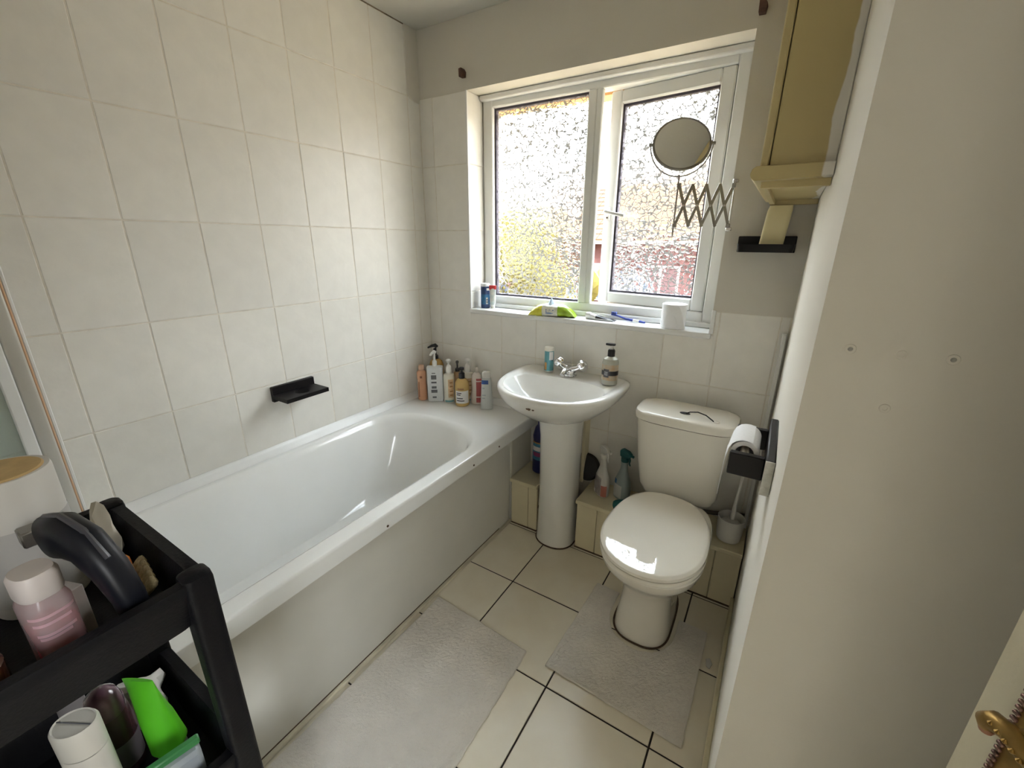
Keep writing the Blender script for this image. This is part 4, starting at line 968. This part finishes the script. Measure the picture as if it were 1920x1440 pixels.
# teal cloth / sponge beside it and a black round thing behind the pedestal
spg = loft('sponge', [(D(0, 0, 0.042, 0.030, 0.030, 3.5, 3.5, 28), 0.0), (D(0, 0, 0.046, 0.034, 0.034, 3.5, 3.5, 28), 0.006), (D(0, 0, 0.045, 0.033, 0.033, 3.5, 3.5, 28), 0.020), (D(0, 0, 0.040, 0.029, 0.029, 3.5, 3.5, 28), 0.026)], mat('teal_sponge', (0.015, 0.14, 0.14), 0.9, bump=0.5, bscale=150), None, loc=(1.232, -0.165, BT))
spg.rotation_euler = (0, 0, 0.5); tag(spg, 'dark teal sponge on the boxing beside the toilet cistern', 'sponge')
plg = thing('plunger', 'black rubber disc leaning behind the pedestal', 'plunger', (0.986, -0.045, BT))
dsk = lathe('disc', [(0.068, 0), (0.070, 0.006), (0.060, 0.018), (0.03, 0.024)], mat('black_rubber', (0.012, 0.011, 0.012), 0.6), plg, 36)
dsk.matrix_local = Matrix.Translation((0.010, 0.025, 0.071)) @ Matrix.Rotation(math.radians(78), 4, 'X')

# on the window sill
ZS = WZ0+0.0005
def can():
    t = thing('shaving_can', 'dark blue cylinder with pale lid on the left end of the sill', 'can', (0.335, 0.066, ZS))
    prof = [(0.023, 0), (0.024, 0.002), (0.024, 0.113)]
    lathe('body', prof, mat('navy_can', (0.010, 0.035, 0.13), 0.35, var=0.2, nscale=30), t, 30)
    lathe('lid', [(0.0245, 0.112), (0.0245, 0.122), (0.022, 0.127)], mat('lid_grey', (0.62, 0.62, 0.62), 0.4), t, 30)
    wraplabel('label', prof, 0.02, 0.072, -120, 20, mat('mid_blue_print', (0.02, 0.12, 0.26), 0.4, var=0.4, nscale=40), t)
    l = wraplabel('print', prof, 0.022, 0.056, -48, -22, mat('label_white', (0.8, .79, .77), .5), t, off=0.0012)
    for z0 in (0.028, 0.036, 0.044): wraplabel('print', prof, z0, z0+0.004, -46, -24, blkcapM, l, off=0.0018, nz=1)
    wraplabel('print', prof, 0.092, 0.104, -40, 5, mat('label_white', (0.8, .79, .77), .5), t, off=0.0012)
can()
def tubestand(name, lab, cat, loc, cm, bm_, h, r, rz, group=None):
    t = thing(name, lab, cat, loc, rz, group)
    lathe('cap', [(r*0.72, 0), (r*0.75, h*0.16)], cm, t, 24)
    rings = [(D(0, 0, r*0.72, r*0.72, r*0.72, 2, 2, 32), h*0.16), (D(0, 0, r*0.95, r*0.9, r*0.9, 2, 2, 32), h*0.22), (D(0, 0, r, r*0.7, r*0.7, 2, 2, 32), h*0.55), (D(0, 0, r*1.12, r*0.2, r*0.2, 2, 2, 32), h*0.93), (D(0, 0, r*1.14, r*0.10, r*0.10, 2, 2, 32), h)]
    loft('tube_body', rings, bm_, t)
    return t
tt = tubestand('cream_tube', 'small white tube with red top standing beside the blue can', 'tube', (0.378, 0.072, ZS), wplM, mat('tube_pale_blue', (0.50, 0.62, 0.62), 0.4, var=0.25, nscale=45, col2=(0.72, 0.66, 0.58)), 0.118, 0.016, 0.5)
o = box('red_crimp', (-0.0186, -0.0045, 0.096), (0.0186, 0.0045, 0.1185), mat('red_print', (0.48, 0.03, 0.03), 0.4), tt, 0.002)
def wipes():
    t = thing('wipes_pack', 'crumpled green and yellow packet of wipes on the window sill', 'wipes pack', (0.752, 0.030, ZS), math.radians(14))
    rnd = random.Random(4)
    def body(x0, x1, m, nm):
        rings = []
        n = 28; K = 9
        for k in range(K):
            u = k/(K-1); x = x0+(x1-x0)*u
            e = abs(x)/0.115; hh_ = 0.052*(1-e**3.5)+0.003; ww = 0.042*(1-0.25*e**3)
            rg = []
            for i in range(n):
                a = 2*PI*i/n; c, s_ = math.cos(a), math.sin(a)
                j = 1+rnd.uniform(-.07, .07)
                rg.append((x, ww*math.copysign(abs(c)**0.7, c)*j, max(0.0, hh_/2+hh_/2*math.copysign(abs(s_)**0.8, s_)*j)))
            rings.append(rg)
        return loft(nm, rings, m, t, smooth=60)
    body(-0.112, -0.045, mat('yellow_film', (0.66, 0.62, 0.05), 0.25, var=0.15, nscale=30), 'yellow_end')
    body(-0.045, 0.030, mat('white_film', (0.76, 0.76, 0.66), 0.25, var=0.2, nscale=40), 'middle')
    body(0.030, 0.112, mat('green_film', (0.30, 0.44, 0.03), 0.25, var=0.25, nscale=30), 'green_end')
    for z0, x0, x1 in ((0.030, -0.026, 0.012), (0.023, -0.026, 0.006), (0.016, -0.026, 0.010)):
        o = box('print', (x0, -0.0415, z0), (x1, -0.0395, z0+0.004), mat('blue_label3', (0.03, 0.14, 0.34), 0.5), t)
    bm = bmesh.new(); rr = random.Random(8)
    r = bmesh.ops.create_cone(bm, cap_ends=True, segments=9, radius1=0.026, radius2=0.004, depth=0.034)
    for v in bm.verts: v.co += Vector((rr.uniform(-.005, .005), rr.uniform(-.005, .005), rr.uniform(-.004, .004)))
    me = bpy.data.meshes.new('wipe_tuft'); bm.to_mesh(me); bm.free()
    obj('wipe_tuft', me, mat('pale_blue_wipe', (0.55, 0.68, 0.80), 0.8), t, None, (-0.008, 0, 0.066))
wipes()
def paste():
    t = thing('toothpaste_tube', 'flattened white and black toothpaste tube lying on the sill', 'tube', (0.985, 0.052, ZS), math.radians(2))
    cap_ = lathe('cap', [(0.014, 0), (0.015, 0.004), (0.013, 0.022)], wplM, t, 22); cap_.matrix_local = Matrix.Translation((-0.070, 0, 0.016)) @ Matrix.Rotation(-PI/2, 4, 'Y') @ Matrix.Translation((0, 0, -0.022))
    def seg(a, b, m, nm):
        rings = []
        for k in range(6):
            u = a+(b-a)*k/5; x = -0.070+0.14*u; h_ = 0.014*(1-u)**0.8+0.0012; w = 0.012+0.010*u
            rings.append([(x, w*math.cos(q), max(0.0003, h_*(1-u*0.2)+h_*math.sin(q))) for q in [2*PI*i/24 for i in range(24)]])
        return loft(nm, rings, m, t, smooth=60)
    seg(0, 0.35, wplM, 'tube_neck'); seg(0.35, 0.98, blkcapM, 'tube_body')
    wt = box('white_stripe', (-0.02, -0.021, 0.004), (0.06, -0.0195, 0.007), wplM, t)
paste()
def tbrush():
    t = thing('toothbrush', 'blue toothbrush lying on the sill beside the toothpaste', 'toothbrush', (1.10, 0.082, ZS), math.radians(-14))
    bl_ = mat('blue_plastic', (0.025, 0.05, 0.30), 0.35)
    tube('handle', [(0.085, 0, 0.006), (0.06, 0, 0.007), (0.02, 0, 0.008), (-0.01, 0, 0.010), (-0.045, 0, 0.018), (-0.085, 0, 0.022)], [.004, .0055, .006, .005, .0035, .004], bl_, t, 12)
    tube('grip', [(0.058, 0, 0.0075), (0.028, 0, 0.0085)], 0.0065, wplM, t, 12)
    for k in range(3): box('bristles', (-0.084+k*0.009, -0.005, 0.024), (-0.077+k*0.009, 0.005, 0.034), mat('blue_bristle', (0.10, 0.14, 0.45), 0.8), t)
tbrush()
tr2 = thing('toilet_roll', 'white toilet roll standing on the right end of the sill with a loose flap', 'toilet roll', (1.300, 0.052, ZS))
prof = [(0.048, 0), (0.049, 0.002), (0.0485, 0.05), (0.049, 0.096), (0.047, 0.098), (0.022, 0.0975), (0.021, 0.06)]
lathe('roll', prof, paperM, tr2, 40)
tube('core', [(0, 0, 0.055), (0, 0, 0.0965)], 0.0205, mat('cardboard', (0.45, 0.36, 0.26), 0.9), tr2, 24)
fl = [(0.0, 0.082), (0.012, 0.094), (0.026, 0.092), (0.036, 0.072), (0.046, 0.040), (0.056, 0.004), (0.030, 0.002), (0.018, 0.044)]
fo = prism('loose_flap', fl, -0.0008, 0.0008, paperM, tr2, axis='y'); fo.location = (0.002, -0.052, 0.0); fo.rotation_euler = (0, 0, 0.10)

# ================================================================== TROLLEY
TX0_, TX1_, TY0_, TY1_ = 0.715, 1.056, -2.07, -1.62
tro = thing('storage_trolley', 'black plastic three-tier storage trolley beside the bath', 'trolley', ((TX0_+TX1_)/2, (TY0_+TY1_)/2, 0))
TC = tro.location.copy()
def t_(o): o.location = tuple(-c for c in TC); return o
for zt in (0.94, 0.61, 0.28):
    d = 0.075; w = 0.012
    def RRr(g, r): return RR(TX0_+g, TX1_-g, TY0_+g, TY1_-g, r, r)
    rings = [(RRr(0.016, 0.03), zt-d), (RRr(0.004, 0.035), zt-0.02), (RRr(0.0, 0.036), zt-0.006), (RRr(0.002, 0.035), zt), (RRr(0.018, 0.026), zt), (RRr(0.021, 0.025), zt-0.006), (RRr(0.030, 0.02), zt-d+0.008)]
    t_(loft('tray', rings, blackM, tro, True, True, 40))
for x, y in ((TX0_+.016, TY0_+.016), (TX1_-.016, TY0_+.016), (TX0_+.016, TY1_-.016), (TX1_-.016, TY1_-.016)):
    t_(loft('post', [(RR(x-.017, x+.017, y-.017, y+.017, .008, .008, 4), 0.05), (RR(x-.018, x+.018, y-.018, y+.018, .008, .008, 4), 0.935), (RR(x-.017, x+.017, y-.017, y+.017, .009, .009, 4), 0.943), (RR(x-.012, x+.012, y-.012, y+.012, .008, .008, 4), 0.947)], blackM, tro))
    cst = t_(box('castor_fork', (x-.012, y-.012, 0.030), (x+.012, y+.012, 0.055), blackM, tro, .003))
    obj('wheel', tube_me('wheel', [(x-0.008, y, 0.022), (x+0.008, y, 0.022)], 0.022, 20), blackM, cst, 40)

F1 = 0.874     # floor of top tray
F2 = 0.544
def tall():
    t = thing('tall_pot', 'tall white cylinder with a tan lid standing in the trolley top tray', 'pot', (0.800, -1.744, F1))
    r = 0.052
    lathe('body', [(r*0.96, 0), (r, 0.004), (r, 0.200), (r*0.97, 0.205), (r*0.90, 0.2045)], mat('milky_plastic', (0.66, 0.64, 0.60), 0.35, var=0.05), t, 40)
    lathe('lid', [(r*0.86, 0.196), (r*0.86, 0.2055), (r*0.82, 0.207)], mat('tan_lid', (0.52, 0.36, 0.16), 0.6, var=0.12, nscale=40), t, 40)
    wraplabel('grey_label', [(r, 0), (r, 0.2)], 0.02, 0.135, -90, 90, mat('pale_grey_label', (0.50, 0.49, 0.47), 0.5, var=0.05), t, na=20)
tall()
def pinkb():
    t = thing('mouthwash_bottle', 'clear bottle of pink liquid with a white cap in the top tray', 'bottle', (0.962, -1.762, F1), math.radians(10))
    prof = [(0.027, 0), (0.029, 0.003), (0.029, 0.090), (0.023, 0.102)]
    lathe('body', prof, mat_clear('pinkish_clear', (0.86, 0.72, 0.74), 0.60, 0.1), t, 34, sy=0.75, ex=3)
    lathe('liquid', [(0.0275, 0.003), (0.0275, 0.056)], mat('red_liquid', (0.55, 0.012, 0.035), 0.15, var=0.1), t, 30, sy=0.74, ex=3)
    lathe('cap', [(0.0235, 0.102), (0.0245, 0.105), (0.0245, 0.128), (0.021, 0.134)], mat('white_cap_pinkish', (0.66, 0.60, 0.58), 0.4), t, 34, sy=0.85, ex=2.6)
    for z0, a0, a1 in ((0.080, -70, 40), (0.070, -62, 20), (0.055, -60, 25), (0.050, -55, 10)):
        wraplabel('print', prof, z0, z0+0.004, a0, a1, mat('pink_print', (0.62, 0.40, 0.45), 0.5), t, sy=0.75, ex=3, nz=1)
pinkb()
def clipper():
    t = thing('hair_clipper', 'black curved hair clipper with a steel comb leaning in the top tray', 'hair clipper', (0.958, -1.703, F1))
    path = [(-0.066, -0.026, 0.128), (-0.056, -0.024, 0.134), (-0.030, -0.016, 0.140), (0.004, -0.008, 0.134), (0.032, 0.000, 0.104), (0.046, 0.006, 0.062), (0.046, 0.008, 0.022), (0.046, 0.008, 0.004)]
    wid = [0.024, 0.031, 0.031, 0.026, 0.020, 0.017, 0.016, 0.015]; thk = [0.014, 0.018, 0.020, 0.019, 0.018, 0.016, 0.015, 0.013]
    rings = []
    for i, p in enumerate(path):
        a = Vector(path[max(0, i-1)]); b = Vector(path[min(len(path)-1, i+1)]); tg = (b-a).normalized()
        sd_ = Vector((0.28, -0.96, 0)); sd_ = (sd_-tg*sd_.dot(tg)).normalized(); nn = tg.cross(sd_).normalized()
        rings.append([tuple(Vector(p)+thk[i]*1.0*math.copysign(abs(math.cos(q))**0.75, math.cos(q))*sd_+wid[i]*math.copysign(abs(math.sin(q))**0.75, math.sin(q))*nn) for q in [2*PI*k/28 for k in range(28)]])
    b_o = loft('body', rings, mat('black_gloss_plastic', (0.007, 0.008, 0.013), 0.42, ior=1.4, var=0.2), t, smooth=60)
    tube('trim_line', [(-0.060, -0.026, 0.163), (-0.030, -0.017, 0.171), (0.010, -0.008, 0.160), (0.040, 0.0, 0.124)], 0.004, mat('dark_grey_plastic', (0.05, 0.05, 0.06), 0.3), b_o, 8)
    hd = box('blade', (-0.086, -0.052, 0.128), (-0.060, -0.004, 0.150), mat('steel', (0.30, 0.29, 0.27), 0.35, metal=0.9), t, 0.002)
    for k in range(9): box('comb_tooth', (-0.098, -0.051+k*0.0052, 0.138), (-0.084, -0.0486+k*0.0052, 0.142), MATS['steel'], hd)
clipper()
def crumple(name, lab, cat, loc, r, seed, m, sz=1.0):
    bm = bmesh.new(); rnd = random.Random(seed)
    bmesh.ops.create_icosphere(bm, subdivisions=3, radius=r)
    dirs = [(Vector((rnd.gauss(0, 1), rnd.gauss(0, 1), rnd.gauss(0, 1))).normalized(), rnd.uniform(-.45, .55)) for _ in range(46)]
    for v in bm.verts:
        n = v.co.normalized(); s_ = 1+sum(a*max(0, n.dot(d))**16 for d, a in dirs)
        v.co = Vector((n.x, n.y, n.z*sz))*r*s_
    mn = min(v.co.z for v in bm.verts)
    for v in bm.verts: v.co.z -= mn
    me = bpy.data.meshes.new(name); bm.to_mesh(me); bm.free()
    o = obj(name, me, m, None, 25, loc); return tag(o, lab, cat)
crumple('crumpled_tissue', 'crumpled white tissue in the far end of the top tray', 'tissue', (0.812, -1.670, F1), 0.0150, 5, mat('cream_tissue', (0.72, 0.68, 0.58), 0.9), 2.9)
crumple('cotton_ball', 'small beige cotton ball beside the tissue in the top tray', 'cotton ball', (0.856, -1.672, F1), 0.010, 9, mat('beige_cotton', (0.52, 0.45, 0.34), 0.95))
def nailbrush():
    t = thing('nail_brush', 'wooden nail brush with beige bristles in the top tray corner', 'nail brush', (0.945, -1.674, F1), math.radians(30))
    wd = mat('pale_wood', (0.42, 0.24, 0.09), 0.5, var=0.15, nscale=25)
    b_ = box('wood_block', (-0.030, -0.012, 0.004), (0.038, 0.004, 0.046), wd, t, 0.004)
    br = mat('beige_bristles', (0.52, 0.42, 0.24), 0.9, var=0.25, nscale=90, bump=0.5, bscale=500)
    for k in range(5):
        lathe('bristle_tuft', [(0.0065, 0), (0.0075, 0.010), (0.0075, 0.018), (0.005, 0.022)], br, t, 12).matrix_local = Matrix.Translation((-0.024+k*0.0145, 0.0035, 0.034)) @ Matrix.Rotation(math.radians(-60), 4, 'X')
    box('orange_clip', (-0.046, -0.010, 0.030), (-0.026, 0.004, 0.050), mat('orange_plastic', (0.60, 0.16, 0.01), 0.4), t, 0.004)
    t.rotation_euler = (0.0, -0.0, math.radians(-8)); t.scale = (1.1, 0.75, 1.2)
nailbrush()
bxq = box('card_box', (-0.045, -0.012, 0), (0.035, 0.012, 0.075), mat('grey_card', (0.42, 0.40, 0.37), 0.7, var=0.1), None, 0.001, loc=(0.918, -1.748, F1+0.0005))
bxq.rotation_euler = (0, 0, 0.35); tag(bxq, 'pale grey card box wedged behind the pink bottle in the tray', 'box')
def brownjar():
    t = thing('glass_jar', 'brown glass jar with a pale label at the near end of the tray', 'jar', (0.985, -1.838, F1))
    prof = [(0.030, 0), (0.032, 0.003), (0.032, 0.058), (0.026, 0.066)]
    lathe('body', prof, mat('brown_glass', (0.10, 0.045, 0.02), 0.15, var=0.2), t, 30)
    lathe('lid', [(0.029, 0.066), (0.029, 0.084), (0.027, 0.087)], mat('grey_lid', (0.35, 0.33, 0.30), 0.4), t, 30)
    l = wraplabel('label', prof, 0.006, 0.036, -60, 70, mat('paper_label', (0.50, 0.46, 0.40), 0.6), t)
    for k in range(8): wraplabel('print', prof, 0.010, 0.030, -40+k*9, -37+k*9, inkM, l, off=0.0014, na=2)
brownjar()
# lower tray
def domeb():
    t = thing('shampoo_bottle', 'dark plum bottle with a shiny domed cap in the lower tray', 'bottle', (0.862, -1.740, F2), 0); t.scale = (1, 1, 0.86)
    prof = [(0.026, 0), (0.031, 0.004), (0.032, 0.10), (0.030, 0.135), (0.027, 0.142)]
    lathe('body', prof, mat('plum_plastic', (0.05, 0.022, 0.025), 0.25, var=0.2), t, 32, sy=0.85)
    lathe('cap', [(0.028, 0.142), (0.028, 0.160), (0.023, 0.180), (0.012, 0.192), (0.003, 0.195)], mat('plum_cap', (0.14, 0.07, 0.10), 0.12, var=0.1, coat=0.5), t, 32, sy=0.85)
    wraplabel('label', prof, 0.02, 0.08, -70, 70, mat('grey_plum_label', (0.12, 0.10, 0.11), 0.5, var=0.2), t, sy=0.85)
domeb()
def wtube():
    t = thing('white_bottle', 'white oval bottle with a flip cap at the near end of the lower tray', 'bottle', (0.932, -1.778, F2), math.radians(30))
    prof = [(0.026, 0), (0.029, 0.003), (0.029, 0.150), (0.0285, 0.152), (0.029, 0.154), (0.029, 0.195), (0.026, 0.200), (0.024, 0.1985)]
    lathe('body', prof[:4], mat('cream_plastic', (0.66, 0.63, 0.56), 0.4, var=0.02), t, 34, sy=0.8)
    cp = lathe('flip_cap', prof[4:], MATS['cream_plastic'], t, 34, sy=0.8)
    box('cap_seam', (-0.026, -0.0008, 0.1984), (0.026, 0.0008, 0.1992), inkM, cp)
wtube()
gt = tubestand('green_tube', 'bright green squeeze tube standing on its white cap in the lower tray', 'tube', (0.930, -1.692, F2+0.004), mat('pale_cap', (0.55, 0.53, 0.50), 0.3), mat('bright_green_plastic', (0.10, 0.50, 0.02), 0.35, var=0.08), 0.175, 0.027, math.radians(20))
gt.rotation_euler = (0.0, math.radians(-9), math.radians(22))
crumple('crumpled_cloth', 'crumpled white cloth between green tube and plum bottle', 'cloth', (0.805, -1.690, F2), 0.028, 12, mat('white_cloth', (0.60, 0.58, 0.55), 0.9), 1.3)
tb2 = tubestand('teal_tube', 'small teal and grey tube at the far side of the lower tray', 'tube', (0.775, -1.765, F2), mat('teal_cap', (0.05, 0.30, 0.27), 0.4), mat('grey_tube', (0.30, 0.28, 0.28), 0.3, var=0.1), 0.140, 0.02, 0.8)
pk = thing('plastic_packet', 'clear plastic packet with green edge and blue contents in the lower tray', 'packet', (0.992, -1.705, F2), math.radians(80))
box('pouch', (-0.055, -0.020, 0.002), (0.030, 0.018, 0.082), mat_clear('clear_pouch', (0.80, 0.86, 0.86), 0.55, 0.1), pk, 0.006)
box('green_edge', (-0.057, -0.007, 0.080), (0.032, 0.005, 0.092), mat('green_edge', (0.05, 0.22, 0.07), 0.4, var=0.2), pk, 0.002)
box('blue_insert', (0.000, -0.014, 0.006), (0.026, 0.010, 0.074), mat('blue_insert', (0.02, 0.05, 0.16), 0.5, var=0.3), pk, 0.002)

# ================================================================== DOOR
E0 = Vector((1.872, -1.365)); H0 = Vector((2.10, -1.985))
dv = (H0-E0); dl = dv.length; ang = math.atan2(dv.y, dv.x)
door = struct(thing('door_1', 'cream painted door standing open beside the viewpoint', 'door', (E0.x, E0.y, 0.0), ang))
dpm = mat('door_cream_paint', (0.66, 0.61, 0.46), 0.4, var=0.02, bump=0.04, bscale=200)
lf = box('leaf', (0, 0.0, 0.006), (dl, 0.036, 1.985), dpm, door, 0.002)
# local +x runs from the free edge to the hinge, local -y faces the viewpoint
bkp = loft('backplate', [[(x, -0.0005, z) for x, z in RR(0.0325, 0.078, 0.86, 1.078, 0.012, 0.012, 6)], [(x, -0.004, z) for x, z in RR(0.0335, 0.077, 0.861, 1.077, 0.012, 0.012, 6)], [(x, -0.005, z) for x, z in RR(0.037, 0.074, 0.864, 1.074, 0.010, 0.010, 6)]], brassM, lf)
ribM = mat('tarnished_brass', (0.20, 0.12, 0.10), 0.4, metal=0.7, var=0.4, nscale=120)
for k in range(34):
    box('rope_rib', (0.0315, -0.0072, 0.868+k*0.0058), (0.0370, -0.0038, 0.8714+k*0.0058), ribM, bkp, 0.0008)
lv = tube('lever', [(0.050, -0.036, 1.031), (0.0495, -0.037, 1.036), (0.054, -0.037, 1.042), (0.064, -0.036, 1.045), (0.084, -0.035, 1.043), (0.118, -0.035, 1.039), (0.150, -0.036, 1.043)], [.0052, .0068, .0076, .0074, .0072, .0070, .0062], brassM, lf, 16)
tube('lever_neck', [(0.068, -0.004, 1.042), (0.068, -0.034, 1.044)], [.010, .008], brassM, lv, 16)
tube('lever_tip', [(0.050, -0.036, 1.032), (0.0502, -0.036, 1.027)], [.0058, .004], mat('copper_tip', (0.32, 0.15, 0.09), 0.4, metal=0.5), lv, 14)
for k in range(9):
    x = 0.058+k*0.006
    lathe('bead', [(0.0005, -0.0022), (0.0022, 0.0), (0.0005, 0.0022)], brassM, lv, 8).location = (x, -0.0432, 1.0445-0.0004*k)
prism('keyhole', [(0.055, 0.905), (0.059, 0.905), (0.0585, 0.925), (0.0555, 0.925)], -0.0065, -0.004, blackM, bkp, axis='y')
